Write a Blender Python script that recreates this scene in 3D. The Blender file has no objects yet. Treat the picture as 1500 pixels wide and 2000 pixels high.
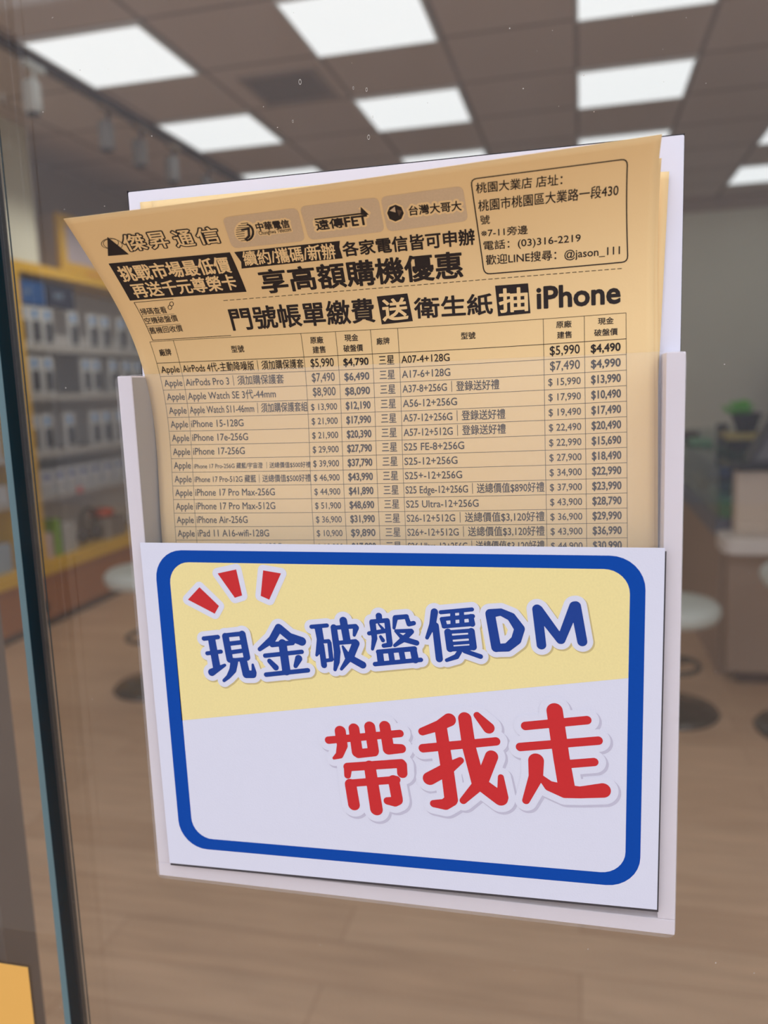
import bpy, bmesh, math, random
import numpy as np
from mathutils import Matrix, Vector

S = bpy.context.scene
COL = S.collection
HC = 1.4            # eye height above the shop floor
# ------------------------------------------------------------------ camera
RT = ((9.71685305e-01, 2.73585726e-04, -2.36278634e-01),
      (2.33477495e-01, -1.54640938e-01, 9.59986687e-01),
      (-3.62757110e-02, -9.87970701e-01, -1.50326203e-01))
cam = bpy.data.cameras.new('camera')
co = bpy.data.objects.new('camera', cam); COL.objects.link(co)
m = Matrix.Identity(4)
for i in range(3):
    m[i][0] = RT[i][0]; m[i][1] = -RT[i][1]; m[i][2] = -RT[i][2]
m.translation = (0, 0, HC)
co.matrix_world = m
cam.sensor_fit = 'HORIZONTAL'; cam.sensor_width = 36.0
cam.lens = 1583.0 / 1500.0 * 36.0
cam.clip_start = 0.01; cam.clip_end = 200
cam.dof.use_dof = True; cam.dof.focus_distance = 0.325; cam.dof.aperture_fstop = 10.0
S.camera = co
# ------------------------------------------------------------------ world, exposure
S.view_settings.view_transform = 'Standard'; S.view_settings.look = 'None'
S.view_settings.gamma = 1.0; S.view_settings.use_curve_mapping = False
S.view_settings.exposure = 0.0
W = bpy.data.worlds.new('overcast_sky'); S.world = W; W.use_nodes = True
bg = W.node_tree.nodes['Background']
bg.inputs[0].default_value = (0.90, 0.95, 1.06, 1); bg.inputs[1].default_value = 1.82
LIGHT_E = 0.90     # ceiling panels
# ------------------------------------------------------------------ helpers
def lin(c):
    c = [x / 255.0 for x in c]
    return tuple((x / 12.92 if x <= .04045 else ((x + .055) / 1.055) ** 2.4) for x in c)
MATS = {}
def mat(name, rgb, rough=.6, metal=0.0, spec=.5, noise=None, bump=None, emit=None, trans=0.0, coat=0):
    if name in MATS: return MATS[name]
    M = bpy.data.materials.new(name); M.use_nodes = True
    nt = M.node_tree; b = nt.nodes['Principled BSDF']
    c = lin(rgb) if max(rgb) > 1.0 else tuple(rgb)
    b.inputs['Base Color'].default_value = (*c, 1); b.inputs['Roughness'].default_value = rough
    b.inputs['Metallic'].default_value = metal; b.inputs['Specular IOR Level'].default_value = spec
    b.inputs['Coat Weight'].default_value = coat
    tc = nt.nodes.new('ShaderNodeTexCoord')
    if noise:
        sc, amt = noise
        n = nt.nodes.new('ShaderNodeTexNoise'); n.inputs['Scale'].default_value = sc; n.inputs['Detail'].default_value = 4
        nt.links.new(tc.outputs['Object'], n.inputs['Vector'])
        r = nt.nodes.new('ShaderNodeMapRange'); r.inputs['To Min'].default_value = 1 - amt; r.inputs['To Max'].default_value = 1 + amt
        nt.links.new(n.outputs['Fac'], r.inputs['Value'])
        mx = nt.nodes.new('ShaderNodeMix'); mx.data_type = 'RGBA'; mx.blend_type = 'MULTIPLY'; mx.inputs[0].default_value = 1
        mx.inputs[6].default_value = (*c, 1)
        nt.links.new(r.outputs['Result'], mx.inputs[7]); nt.links.new(mx.outputs[2], b.inputs['Base Color'])
    if bump:
        n = nt.nodes.new('ShaderNodeTexNoise'); n.inputs['Scale'].default_value = bump[0]
        nt.links.new(tc.outputs['Object'], n.inputs['Vector'])
        bp = nt.nodes.new('ShaderNodeBump'); bp.inputs['Strength'].default_value = bump[1]; bp.inputs['Distance'].default_value = .001
        nt.links.new(n.outputs['Fac'], bp.inputs['Height']); nt.links.new(bp.outputs['Normal'], b.inputs['Normal'])
    if emit:
        b.inputs['Emission Color'].default_value = (*emit[0], 1); b.inputs['Emission Strength'].default_value = emit[1]
    MATS[name] = M
    return M
def glass(name, tint, ior=1.45, rough=0.0, film=0.0, filmcol=(.8, .8, .8)):
    """clear sheet: light passes straight through, the surface reflects by its Fresnel share; film = a diffuse veil of dust and painted haze"""
    M = bpy.data.materials.new(name); M.use_nodes = True; nt = M.node_tree; nt.nodes.clear()
    o = nt.nodes.new('ShaderNodeOutputMaterial')
    t = nt.nodes.new('ShaderNodeBsdfTransparent'); t.inputs[0].default_value = (*tint, 1)
    g = nt.nodes.new('ShaderNodeBsdfGlossy'); g.inputs['Roughness'].default_value = rough
    f = nt.nodes.new('ShaderNodeFresnel'); ge = nt.nodes.new('ShaderNodeNewGeometry')
    mr = nt.nodes.new('ShaderNodeMapRange'); mr.inputs['To Min'].default_value = ior; mr.inputs['To Max'].default_value = 1 / ior
    nt.links.new(ge.outputs['Backfacing'], mr.inputs['Value']); nt.links.new(mr.outputs['Result'], f.inputs['IOR'])
    x = nt.nodes.new('ShaderNodeMixShader')
    nt.links.new(f.outputs[0], x.inputs[0]); nt.links.new(g.outputs[0], x.inputs[2])
    base = t.outputs[0]
    if film:
        d = nt.nodes.new('ShaderNodeBsdfDiffuse'); d.inputs[0].default_value = (*filmcol, 1)
        y = nt.nodes.new('ShaderNodeMixShader')
        tc = nt.nodes.new('ShaderNodeTexCoord'); n = nt.nodes.new('ShaderNodeTexNoise'); n.inputs['Scale'].default_value = 9
        n.inputs['Detail'].default_value = 5
        nt.links.new(tc.outputs['Object'], n.inputs['Vector'])
        r = nt.nodes.new('ShaderNodeMapRange'); r.inputs['From Min'].default_value = .3; r.inputs['From Max'].default_value = .7
        r.inputs['To Min'].default_value = film * .6; r.inputs['To Max'].default_value = film * 1.4
        nt.links.new(n.outputs['Fac'], r.inputs['Value']); nt.links.new(r.outputs['Result'], y.inputs[0])
        nt.links.new(base, y.inputs[1]); nt.links.new(d.outputs[0], y.inputs[2]); base = y.outputs[0]
    nt.links.new(base, x.inputs[1]); nt.links.new(x.outputs[0], o.inputs[0])
    MATS[name] = M
    return M
class MB:
    def __init__(s): s.v = []; s.f = []; s.mi = []
    def add(s, vs, fs):
        o = len(s.v); s.v += [tuple(map(float, x)) for x in vs]; s.f += [tuple(i + o for i in f) for f in fs]; return s
    def box(s, a, b):
        (x0, y0, z0), (x1, y1, z1) = a, b
        return s.add([(x0, y0, z0), (x1, y0, z0), (x1, y1, z0), (x0, y1, z0), (x0, y0, z1), (x1, y0, z1), (x1, y1, z1), (x0, y1, z1)],
                     [(0, 3, 2, 1), (4, 5, 6, 7), (0, 1, 5, 4), (1, 2, 6, 5), (2, 3, 7, 6), (3, 0, 4, 7)])
    def lathe(s, prof, c=(0, 0, 0), n=36):
        """prof: (radius, z) from the bottom axis point to the top axis point"""
        vs = []; fs = []
        for r, z in prof:
            for k in range(n):
                a = 2 * math.pi * k / n; vs.append((c[0] + r * math.cos(a), c[1] + r * math.sin(a), c[2] + z))
        for i in range(len(prof) - 1):
            for k in range(n):
                fs.append((i * n + k, i * n + (k + 1) % n, (i + 1) * n + (k + 1) % n, (i + 1) * n + k))
        fs.append(tuple(reversed(range(n)))); fs.append(tuple((len(prof) - 1) * n + k for k in range(n)))
        return s.add(vs, fs)
    def tube(s, pts, r, n=10):
        pts = [Vector(q) for q in pts]; vs = []; fs = []
        for i, q in enumerate(pts):
            d = (pts[min(i + 1, len(pts) - 1)] - pts[max(i - 1, 0)]).normalized()
            u = d.cross(Vector((0, 0, 1))) if abs(d.z) < .95 else d.cross(Vector((1, 0, 0)))
            u.normalize(); w = d.cross(u)
            rr = r[i] if isinstance(r, (list, tuple)) else r
            for k in range(n):
                a = 2 * math.pi * k / n; vs.append(q + u * rr * math.cos(a) + w * rr * math.sin(a))
        for i in range(len(pts) - 1):
            for k in range(n):
                fs.append((i * n + k, (i + 1) * n + k, (i + 1) * n + (k + 1) % n, i * n + (k + 1) % n))
        fs.append(tuple(range(n))); fs.append(tuple(reversed([(len(pts) - 1) * n + k for k in range(n)])))
        return s.add(vs, fs)
    def prism(s, poly, axis, a, b):
        """poly in the two other axes, extruded along axis from a to b"""
        def P(q, t): return (t, q[0], q[1]) if axis == 'x' else ((q[0], t, q[1]) if axis == 'y' else (q[0], q[1], t))
        n = len(poly)
        return s.add([P(q, a) for q in poly] + [P(q, b) for q in poly],
                     [tuple(range(n)), tuple(reversed(range(n, 2 * n)))] + [(i, i + n, (i + 1) % n + n, (i + 1) % n) for i in range(n)])
    def build(s, name, M, parent=None, bevel=0, smooth=False, fix=True):
        me = bpy.data.meshes.new(name); me.from_pydata(s.v, [], s.f)
        if fix:
            b = bmesh.new(); b.from_mesh(me); bmesh.ops.recalc_face_normals(b, faces=b.faces)
            if bevel: bmesh.ops.bevel(b, geom=b.edges[:], offset=bevel, segments=2, affect='EDGES', profile=.6, clamp_overlap=True)
            b.to_mesh(me); b.free()
        me.materials.append(M)
        if smooth:
            for q in me.polygons: q.use_smooth = True
        o = bpy.data.objects.new(name, me); COL.objects.link(o)
        if parent: o.parent = parent; o.matrix_parent_inverse = Matrix.Translation(-total_loc(parent))
        return o
def total_loc(o):
    l = Vector((0, 0, 0))
    while o: l = l + o.location; o = o.parent if not o.matrix_parent_inverse.to_translation().length else None
    return l
def thing(name, label, cat, loc=(0, 0, 0), group=None):
    o = bpy.data.objects.new(name, None); COL.objects.link(o); o.empty_display_size = .05
    o.location = loc
    return tag(o, label, cat, group)
def tag(o, label, cat, group=None):
    o['label'] = label; o['category'] = cat
    if group: o['group'] = group
    return o
def structure(o): o['kind'] = 'structure'; return o
def dup(root, loc, label):
    r = root.copy(); COL.objects.link(r); r.location = loc; r['label'] = label
    for ch in root.children:
        c = ch.copy(); COL.objects.link(c); c.parent = r; c.matrix_parent_inverse = ch.matrix_parent_inverse
        for g in ch.children:
            d = g.copy(); COL.objects.link(d); d.parent = c; d.matrix_parent_inverse = g.matrix_parent_inverse
    return r
def rrect(x0, z0, x1, z1, r, n=6):
    out = []
    for cx, cz, a0 in ((x1 - r, z1 - r, 0), (x0 + r, z1 - r, 90), (x0 + r, z0 + r, 180), (x1 - r, z0 + r, 270)):
        for k in range(n + 1):
            a = math.radians(a0 + 90 * k / n); out.append((cx + r * math.cos(a), cz + r * math.sin(a)))
    return out
ORD = ['first', 'second', 'third', 'fourth', 'fifth', 'sixth', 'seventh', 'eighth', 'ninth', 'tenth', 'eleventh', 'twelfth']
FP=[0.22295, 140.36289, -4.66353, -2.10053, -180.47679, -211.94953, 0.01306, -0.01166, 6.37697, -0.02333, 0.11642, 16.49024, 16.34233, 2.68186]
TAB={'us': [6.89, 17.02, 71.59, 86.09, 100.65, 111.77, 169.22, 184.63, 199.98], 'vt': 234.6, 'vb': 224.9, 'pr': 5.894}
FLY=[
('q','brand_logo','ink',[(11.01,286.65),(7.36,277.78),(15.07,277.38)]),
('l','brand_logo','ink',[(13.76,283.47),(13.5,282.95),(13.1,282.47),(12.57,282.04),(11.94,281.68),(11.24,281.42),(10.51,281.26),(9.79,281.22),(9.1,281.3),(8.5,281.49),(8.0,281.79),(7.63,282.17),(7.42,282.63),(7.37,283.12),(7.48,283.65),(7.75,284.16),(8.16,284.64),(8.69,285.07),(9.32,285.42),(10.01,285.68),(10.73,285.83),(11.45,285.87),(12.12,285.79),(12.72,285.6),(13.22,285.31),(13.58,284.93),(13.8,284.48),(13.86,283.99)],0.18,True),
('l','brand_logo','ink',[(14.44,281.76),(14.07,281.27),(13.58,280.86),(12.97,280.55),(12.28,280.36),(11.55,280.31),(10.81,280.39),(10.1,280.59),(9.46,280.92),(8.93,281.35),(8.52,281.86),(8.25,282.42),(8.15,283.01),(8.21,283.59),(8.44,284.15),(8.81,284.64),(9.31,285.04),(9.91,285.34),(10.59,285.52),(11.31,285.58),(12.04,285.5),(12.73,285.29),(13.36,284.97),(13.9,284.55),(14.31,284.05),(14.58,283.49),(14.7,282.9),(14.65,282.32)],0.18,True),
('t','brand_name','ink','傑',15.42,278.87,23.02,278.72,7.59,0.082),
('t','brand_name_fill','paper','傑',15.42,278.87,23.02,278.72,7.59,0.016),
('t','brand_name','ink','昇',24.68,278.57,31.31,278.45,7.53,0.082),
('t','brand_name_fill','paper','昇',24.68,278.57,31.31,278.45,7.53,0.016),
('t','brand_name','ink','通',33.87,278.04,40.65,277.77,7.48,0.082),
('t','brand_name_fill','paper','通',33.87,278.04,40.65,277.77,7.48,0.016),
('t','brand_name','ink','信',42.39,277.84,50.19,277.63,7.42,0.082),
('t','brand_name_fill','paper','信',42.39,277.84,50.19,277.63,7.42,0.016),
('q','carrier_badge_a','badge',[(53.75,285.99),(53.93,287.18),(54.39,288.02),(55.1,288.53),(56.09,288.7),(79.13,288.72),(80.1,288.55),(80.78,288.04),(81.18,287.2),(81.29,286.02),(81.12,276.34),(80.96,275.15),(80.52,274.31),(79.79,273.81),(78.77,273.66),(55.65,274.1),(54.63,274.3),(53.92,274.83),(53.52,275.72),(53.41,276.94)]),
('q','carrier_badge_b','badge',[(82.27,286.44),(82.38,287.6),(82.79,288.43),(83.47,288.92),(84.43,289.06),(108.47,288.55),(109.44,288.36),(110.14,287.86),(110.58,287.03),(110.75,285.88),(111.06,276.22),(110.96,275.09),(110.56,274.28),(109.86,273.8),(108.86,273.64),(84.89,273.72),(83.87,273.9),(83.13,274.4),(82.67,275.25),(82.49,276.43)]),
('q','carrier_badge_c','badge',[(111.62,285.85),(111.71,287.0),(112.09,287.81),(112.76,288.3),(113.71,288.46),(138.93,288.35),(139.9,288.19),(140.63,287.72),(141.11,286.93),(141.35,285.84),(142.21,276.58),(142.17,275.52),(141.82,274.75),(141.15,274.28),(140.18,274.1),(114.49,273.46),(113.47,273.6),(112.73,274.06),(112.26,274.85),(112.06,275.98)]),
('t','halo_a','paper','中華電信',64.67,280.78,76.85,280.5,3.7,0.23),
('t','lettering_a','ink','中華電信',64.67,280.78,76.85,280.5,3.7,0.03),
('t','halo_a','paper','Chunghwa Telecom',64.91,278.27,76.94,278.18,2.25,0.20800000000000002),
('t','lettering_a','ink','Chunghwa Telecom',64.91,278.27,76.94,278.18,2.25,0.008),
('t','halo_b','paper','遠傳',86.27,277.64,96.49,277.62,4.33,0.23),
('t','lettering_b','ink','遠傳',86.27,277.64,96.49,277.62,4.33,0.03),
('t','halo_b','paper','FET',97.05,277.75,105.44,277.59,4.02,0.24000000000000002),
('t','lettering_b','ink','FET',97.05,277.75,105.44,277.59,4.02,0.04),
('t','halo_c','paper','台灣大哥大',121.07,279.06,140.23,278.61,4.02,0.22),
('t','lettering_c','ink','台灣大哥大',121.07,279.06,140.23,278.61,4.02,0.02),
('q','halo_a','paper',[(64.19,280.63),(63.58,279.13),(62.64,277.83),(61.46,276.86),(60.15,276.32),(58.85,276.27),(57.68,276.71),(56.78,277.6),(56.22,278.85),(56.07,280.33),(56.33,281.9),(56.96,283.4),(57.92,284.68),(59.09,285.63),(60.37,286.15),(61.63,286.19),(62.76,285.75),(63.65,284.88),(64.22,283.65),(64.41,282.19)]),
('l','lettering_a','ink',[(59.84,285.03),(62.17,284.99)],0.28,False),
('l','lettering_a','ink',[(58.6,284.23),(62.49,283.93)],0.28,False),
('l','lettering_a','ink',[(57.82,283.35),(62.52,282.92)],0.28,False),
('l','lettering_a','ink',[(57.28,282.42),(60.18,282.29)],0.28,False),
('l','lettering_a','ink',[(56.91,281.47),(59.91,281.32)],0.28,False),
('l','lettering_a','ink',[(56.71,280.48),(59.63,280.35)],0.28,False),
('l','lettering_a','ink',[(56.69,279.46),(59.36,279.37)],0.28,False),
('l','lettering_a','ink',[(56.92,278.4),(60.88,278.11)],0.28,False),
('l','lettering_a','ink',[(57.63,277.26),(60.02,277.23)],0.28,False),
('l','lettering_a','ink',[(62.05,284.2),(62.62,283.64),(63.0,282.83),(63.14,281.84),(63.04,280.75),(62.71,279.66),(62.16,278.67),(61.45,277.86),(60.64,277.32),(59.81,277.09)],0.8,False),
('l','lettering_a','ink',[(59.44,282.19),(61.8,282.36),(61.08,279.1),(59.54,277.75)],0.9,False),
('l','halo_b','paper',[(86.89,282.51),(103.82,282.21),(106.06,282.39),(104.03,284.69)],1.6,False),
('l','lettering_b','ink',[(86.74,282.64),(103.87,282.51)],0.7,False),
('q','lettering_b','ink',[(103.9,285.54),(106.38,281.61),(103.43,281.95)]),
('q','halo_c','paper',[(119.71,280.36),(118.3,277.56),(115.56,276.7),(113.11,278.29),(112.43,281.42),(113.87,284.25),(116.56,285.09),(118.97,283.47)]),
('q','lettering_c','ink',[(119.1,280.45),(117.93,278.11),(115.64,277.39),(113.61,278.72),(113.03,281.33),(114.23,283.69),(116.48,284.39),(118.49,283.04)]),
('q','emblem_facet_c','badge',[(114.02,282.21),(116.13,283.63),(116.19,281.17)]),
('q','emblem_facet_c','inkbrown',[(116.67,282.32),(118.52,281.54),(117.21,279.4)]),
('q','banner_a','ink',[(5.94,274.13),(51.93,272.52),(53.21,253.78),(6.23,254.87)]),
('t','banner_lettering_a','paper','挑戰市場最低價',7.72,264.46,50.0,263.15,7.71,0.022),
('t','banner_lettering_a','paper','再送千元尊榮卡',9.19,255.95,50.12,255.19,7.13,0.022),
('q','banner_b','ink',[(53.54,272.39),(93.86,271.87),(93.21,269.23),(93.64,264.32),(54.13,264.43),(54.82,267.52)]),
('t','banner_lettering_b','paper','續約/攜碼/新辦',56.01,265.43,91.25,264.49,6.79,0.015),
('t','headline_print','ink','各家電信皆可申辦',94.31,264.97,144.3,264.77,6.17,0.025),
('t','headline_print','ink','享高額購機優惠',59.84,252.4,138.98,252.49,10.21,0.026),
('l','dashed_rule','ink',[(43.03,250.73),(44.61,250.72)],0.22,False),
('l','dashed_rule','ink',[(45.67,250.72),(47.26,250.71)],0.22,False),
('l','dashed_rule','ink',[(48.31,250.71),(49.9,250.71)],0.22,False),
('l','dashed_rule','ink',[(50.95,250.71),(52.53,250.7)],0.22,False),
('l','dashed_rule','ink',[(53.59,250.7),(55.17,250.7)],0.22,False),
('l','dashed_rule','ink',[(56.23,250.7),(57.81,250.7)],0.22,False),
('l','dashed_rule','ink',[(58.86,250.7),(60.44,250.7)],0.22,False),
('l','dashed_rule','ink',[(61.5,250.7),(63.08,250.71)],0.22,False),
('l','dashed_rule','ink',[(64.13,250.71),(65.71,250.71)],0.22,False),
('l','dashed_rule','ink',[(66.76,250.71),(68.33,250.72)],0.22,False),
('l','dashed_rule','ink',[(69.38,250.72),(70.96,250.73)],0.22,False),
('l','dashed_rule','ink',[(72.01,250.73),(73.58,250.73)],0.22,False),
('l','dashed_rule','ink',[(74.63,250.74),(76.2,250.74)],0.22,False),
('l','dashed_rule','ink',[(77.25,250.75),(78.82,250.76)],0.22,False),
('l','dashed_rule','ink',[(79.86,250.76),(81.43,250.77)],0.22,False),
('l','dashed_rule','ink',[(82.47,250.77),(84.04,250.78)],0.22,False),
('l','dashed_rule','ink',[(85.08,250.79),(86.65,250.79)],0.22,False),
('l','dashed_rule','ink',[(87.69,250.8),(89.25,250.81)],0.22,False),
('l','dashed_rule','ink',[(90.29,250.81),(91.85,250.82)],0.22,False),
('l','dashed_rule','ink',[(92.89,250.83),(94.44,250.84)],0.22,False),
('l','dashed_rule','ink',[(95.48,250.84),(97.03,250.85)],0.22,False),
('l','dashed_rule','ink',[(98.07,250.86),(99.62,250.87)],0.22,False),
('l','dashed_rule','ink',[(100.65,250.88),(102.2,250.89)],0.22,False),
('l','dashed_rule','ink',[(103.23,250.89),(104.78,250.9)],0.22,False),
('l','dashed_rule','ink',[(105.81,250.91),(107.35,250.92)],0.22,False),
('l','dashed_rule','ink',[(108.38,250.92),(109.92,250.93)],0.22,False),
('l','dashed_rule','ink',[(110.95,250.94),(112.48,250.95)],0.22,False),
('l','dashed_rule','ink',[(113.51,250.96),(115.04,250.96)],0.22,False),
('l','dashed_rule','ink',[(116.06,250.97),(117.59,250.98)],0.22,False),
('l','dashed_rule','ink',[(118.61,250.99),(120.14,251.0)],0.22,False),
('l','dashed_rule','ink',[(121.16,251.0),(122.69,251.01)],0.22,False),
('l','dashed_rule','ink',[(123.7,251.02),(125.22,251.02)],0.22,False),
('l','dashed_rule','ink',[(126.24,251.03),(127.75,251.04)],0.22,False),
('l','dashed_rule','ink',[(128.76,251.04),(130.28,251.05)],0.22,False),
('l','dashed_rule','ink',[(131.29,251.06),(132.8,251.06)],0.22,False),
('l','dashed_rule','ink',[(133.81,251.07),(135.31,251.08)],0.22,False),
('l','dashed_rule','ink',[(136.32,251.08),(137.82,251.09)],0.22,False),
('l','dashed_rule','ink',[(138.82,251.09),(140.32,251.1)],0.22,False),
('l','dashed_rule','ink',[(141.32,251.1),(142.82,251.11)],0.22,False),
('l','dashed_rule','ink',[(143.82,251.11),(145.31,251.12)],0.22,False),
('l','dashed_rule','ink',[(146.3,251.12),(147.79,251.12)],0.22,False),
('l','dashed_rule','ink',[(148.79,251.13),(150.27,251.13)],0.22,False),
('l','dashed_rule','ink',[(151.26,251.13),(152.74,251.14)],0.22,False),
('l','dashed_rule','ink',[(153.73,251.14),(155.21,251.14)],0.22,False),
('l','dashed_rule','ink',[(156.19,251.14),(157.66,251.15)],0.22,False),
('l','dashed_rule','ink',[(158.65,251.15),(160.12,251.15)],0.22,False),
('l','dashed_rule','ink',[(161.09,251.15),(162.56,251.15)],0.22,False),
('l','dashed_rule','ink',[(163.54,251.15),(165.0,251.15)],0.22,False),
('l','dashed_rule','ink',[(165.97,251.15),(167.43,251.15)],0.22,False),
('l','dashed_rule','ink',[(168.4,251.15),(169.85,251.15)],0.22,False),
('l','dashed_rule','ink',[(170.82,251.15),(172.27,251.15)],0.22,False),
('l','dashed_rule','ink',[(173.23,251.14),(174.68,251.14)],0.22,False),
('l','dashed_rule','ink',[(175.64,251.14),(177.08,251.14)],0.22,False),
('l','dashed_rule','ink',[(178.04,251.13),(179.48,251.13)],0.22,False),
('l','dashed_rule','ink',[(180.43,251.13),(181.86,251.12)],0.22,False),
('l','dashed_rule','ink',[(182.82,251.12),(184.24,251.11)],0.22,False),
('l','dashed_rule','ink',[(185.19,251.11),(186.62,251.1)],0.22,False),
('l','dashed_rule','ink',[(187.57,251.1),(188.98,251.09)],0.22,False),
('l','dashed_rule','ink',[(189.93,251.08),(191.34,251.07)],0.22,False),
('l','dashed_rule','ink',[(192.28,251.07),(193.69,251.06)],0.22,False),
('l','dashed_rule','ink',[(194.63,251.05),(196.04,251.04)],0.22,False),
('l','dashed_rule','ink',[(196.97,251.03),(198.38,251.02)],0.22,False),
('l','address_box','ink',[(144.33,288.09),(144.37,289.18),(144.71,289.95),(145.35,290.41),(146.28,290.55),(196.82,289.97),(197.75,289.82),(198.45,289.4),(198.9,288.7),(199.12,287.72),(200.56,255.43),(200.44,254.47),(200.03,253.78),(199.35,253.37),(198.38,253.23),(149.63,253.14),(148.59,253.27),(147.82,253.7),(147.31,254.43),(147.07,255.44)],0.42,True),
('t','address_lettering','ink','桃園大業店 店址：',145.84,284.54,176.61,283.56,4.22,0.008),
('t','address_lettering','ink','桃園市桃園區大業路一段430',146.39,277.25,196.61,277.06,4.53,0.008),
('t','address_lettering','ink','號',146.84,272.15,150.29,272.04,3.53,0.008),
('t','address_lettering','ink','※7-11旁邊',146.94,267.16,164.16,266.79,3.31,0.008),
('t','address_lettering','ink','電話：(03)316-2219',147.55,261.63,183.5,261.33,4.01,0.008),
('t','address_lettering','ink','歡迎LINE搜尋：@jason_111',148.16,255.95,197.74,255.37,4.35,0.008),
('l','information_box','ink',[(23.21,253.49),(7.42,253.73),(8.33,235.24),(41.98,235.32)],0.22,False),
('l','information_box','ink',[(7.91,246.7),(21.29,246.53)],0.12,False),
('l','information_box','ink',[(7.88,241.81),(22.21,241.74)],0.12,False),
('t','information_box','ink','掃碼查看',8.13,247.27,18.75,247.23,3.22,0.006),
('t','information_box','ink','空機破盤價',8.25,242.81,21.9,242.99,3.14,0.006),
('t','information_box','ink','舊機回收價',8.5,238.13,22.46,238.33,3.05,0.006),
('l','information_box','ink',[(21.4,249.73),(21.12,249.24),(20.72,248.9),(20.29,248.81),(19.95,248.98),(19.8,249.38),(19.88,249.89),(20.16,250.39),(20.57,250.73),(20.99,250.82),(21.32,250.65),(21.47,250.25)],0.22,True),
('l','information_box','ink',[(22.61,251.23),(22.33,250.73),(21.93,250.4),(21.5,250.3),(21.17,250.48),(21.02,250.88),(21.1,251.39),(21.38,251.89),(21.79,252.23),(22.21,252.32),(22.54,252.14),(22.69,251.75)],0.22,True),
('t','prize_line','ink','門號帳單繳費',43.69,237.4,102.88,237.53,9.55,0.022),
('q','prize_square_a','ink',[(104.65,247.61),(116.9,247.99),(118.16,237.03),(105.48,236.43)]),
('t','prize_square_lettering_a','paper','送',106.28,237.71,116.31,238.08,8.34,0.03),
('t','prize_line','ink','衛生紙',119.2,238.01,149.85,237.86,7.86,0.025),
('q','prize_square_b','ink',[(151.2,248.48),(163.77,248.43),(164.39,237.14),(151.95,236.8)]),
('t','prize_square_lettering_b','paper','抽',152.65,238.22,163.32,238.21,8.75,0.03),
('t','prize_line','ink','iPhone',167.15,238.67,197.73,238.47,7.93,0.04),
('t','table_heading','ink','廠牌',9.43,227.92,14.53,228.03,3.1,0.014),
('t','table_heading','ink','型號',40.87,227.99,46.32,228.01,2.94,0.014),
('t','table_heading','ink','原廠',75.13,230.21,80.59,230.13,2.83,0.014),
('t','table_heading','ink','建售',75.68,226.17,81.11,226.28,2.82,0.014),
('t','table_heading','ink','現金',89.59,230.45,95.25,230.42,2.79,0.014),
('t','table_heading','ink','破盤價',88.75,226.19,96.86,226.24,2.79,0.014),
('t','table_heading','ink','廠牌',102.75,228.42,108.1,228.48,2.76,0.014),
('t','table_heading','ink','型號',137.1,228.75,142.79,228.7,2.7,0.014),
('t','table_heading','ink','原廠',174.08,230.75,179.83,230.7,2.63,0.014),
('t','table_heading','ink','建售',174.38,226.71,179.87,226.7,2.64,0.014),
('t','table_heading','ink','現金',189.71,230.89,195.42,230.82,2.6,0.014),
('t','table_heading','ink','破盤價',188.25,226.66,196.87,226.58,2.61,0.014),
('c','brand_column','ink','Apple',7.99,16.22,220.6,2.83,0.014),
('c','model_column','ink','AirPods 4代-主動降噪版｜須加購保護套',17.77,71.09,220.6,2.95,0.012),
('c','list_price_column','ink','$5,990',74.2,84.06,220.6,3.42,0.012),
('c','cash_price_column','ink','$4,790',88.28,98.76,220.6,2.95,0.034),
('c','brand_column','ink','三星',103.21,109.54,220.6,2.95,0.012),
('c','model_column','ink','A07-4+128G',112.52,132.2,220.6,2.95,0.012),
('c','list_price_column','ink','$5,990',171.53,182.78,220.6,3.42,0.012),
('c','cash_price_column','ink','$4,490',187.01,197.83,220.6,3.01,0.034),
('c','brand_column','ink','Apple',7.99,16.22,214.71,2.83,0.014),
('c','model_column','ink','AirPods Pro 3｜須加購保護套',17.77,61.85,214.71,2.95,0.012),
('c','list_price_column','ink','$7,490',74.2,84.06,214.71,3.42,0.012),
('c','cash_price_column','ink','$6,490',88.28,98.76,214.71,2.95,0.034),
('c','brand_column','ink','三星',103.21,109.54,214.71,2.95,0.012),
('c','model_column','ink','A17-6+128G',112.52,132.3,214.71,2.95,0.012),
('c','list_price_column','ink','$7,490',171.53,182.78,214.71,3.42,0.012),
('c','cash_price_column','ink','$4,990',187.01,197.83,214.71,3.01,0.034),
('c','brand_column','ink','Apple',7.99,16.22,208.81,2.83,0.014),
('c','model_column','ink','Apple Watch SE 3代-44mm',17.77,57.71,208.81,2.95,0.012),
('c','list_price_column','ink','$8,900',74.2,84.06,208.81,3.42,0.012),
('c','cash_price_column','ink','$8,090',88.28,98.76,208.81,2.95,0.034),
('c','brand_column','ink','三星',103.21,109.54,208.81,2.95,0.012),
('c','model_column','ink','A37-8+256G｜登錄送好禮',112.52,151.72,208.81,2.95,0.012),
('c','list_price_column','ink','$ 15,990',170.76,183.01,208.81,2.71,0.012),
('c','cash_price_column','ink','$13,990',187.01,197.83,208.81,3.01,0.034),
('c','brand_column','ink','Apple',7.99,16.22,202.92,2.83,0.014),
('c','model_column','ink','Apple Watch S11-46mm｜須加購保護套組',17.77,71.46,202.92,2.95,0.012),
('c','list_price_column','ink','$ 13,900',73.04,84.42,202.92,2.65,0.012),
('c','cash_price_column','ink','$12,190',88.28,98.76,202.92,2.95,0.034),
('c','brand_column','ink','三星',103.21,109.54,202.92,2.95,0.012),
('c','model_column','ink','A56-12+256G',112.52,134.74,202.92,2.95,0.012),
('c','list_price_column','ink','$ 17,990',170.76,183.01,202.92,2.71,0.012),
('c','cash_price_column','ink','$10,490',187.01,197.83,202.92,3.01,0.034),
('c','brand_column','ink','Apple',7.99,16.22,197.02,2.83,0.014),
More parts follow.
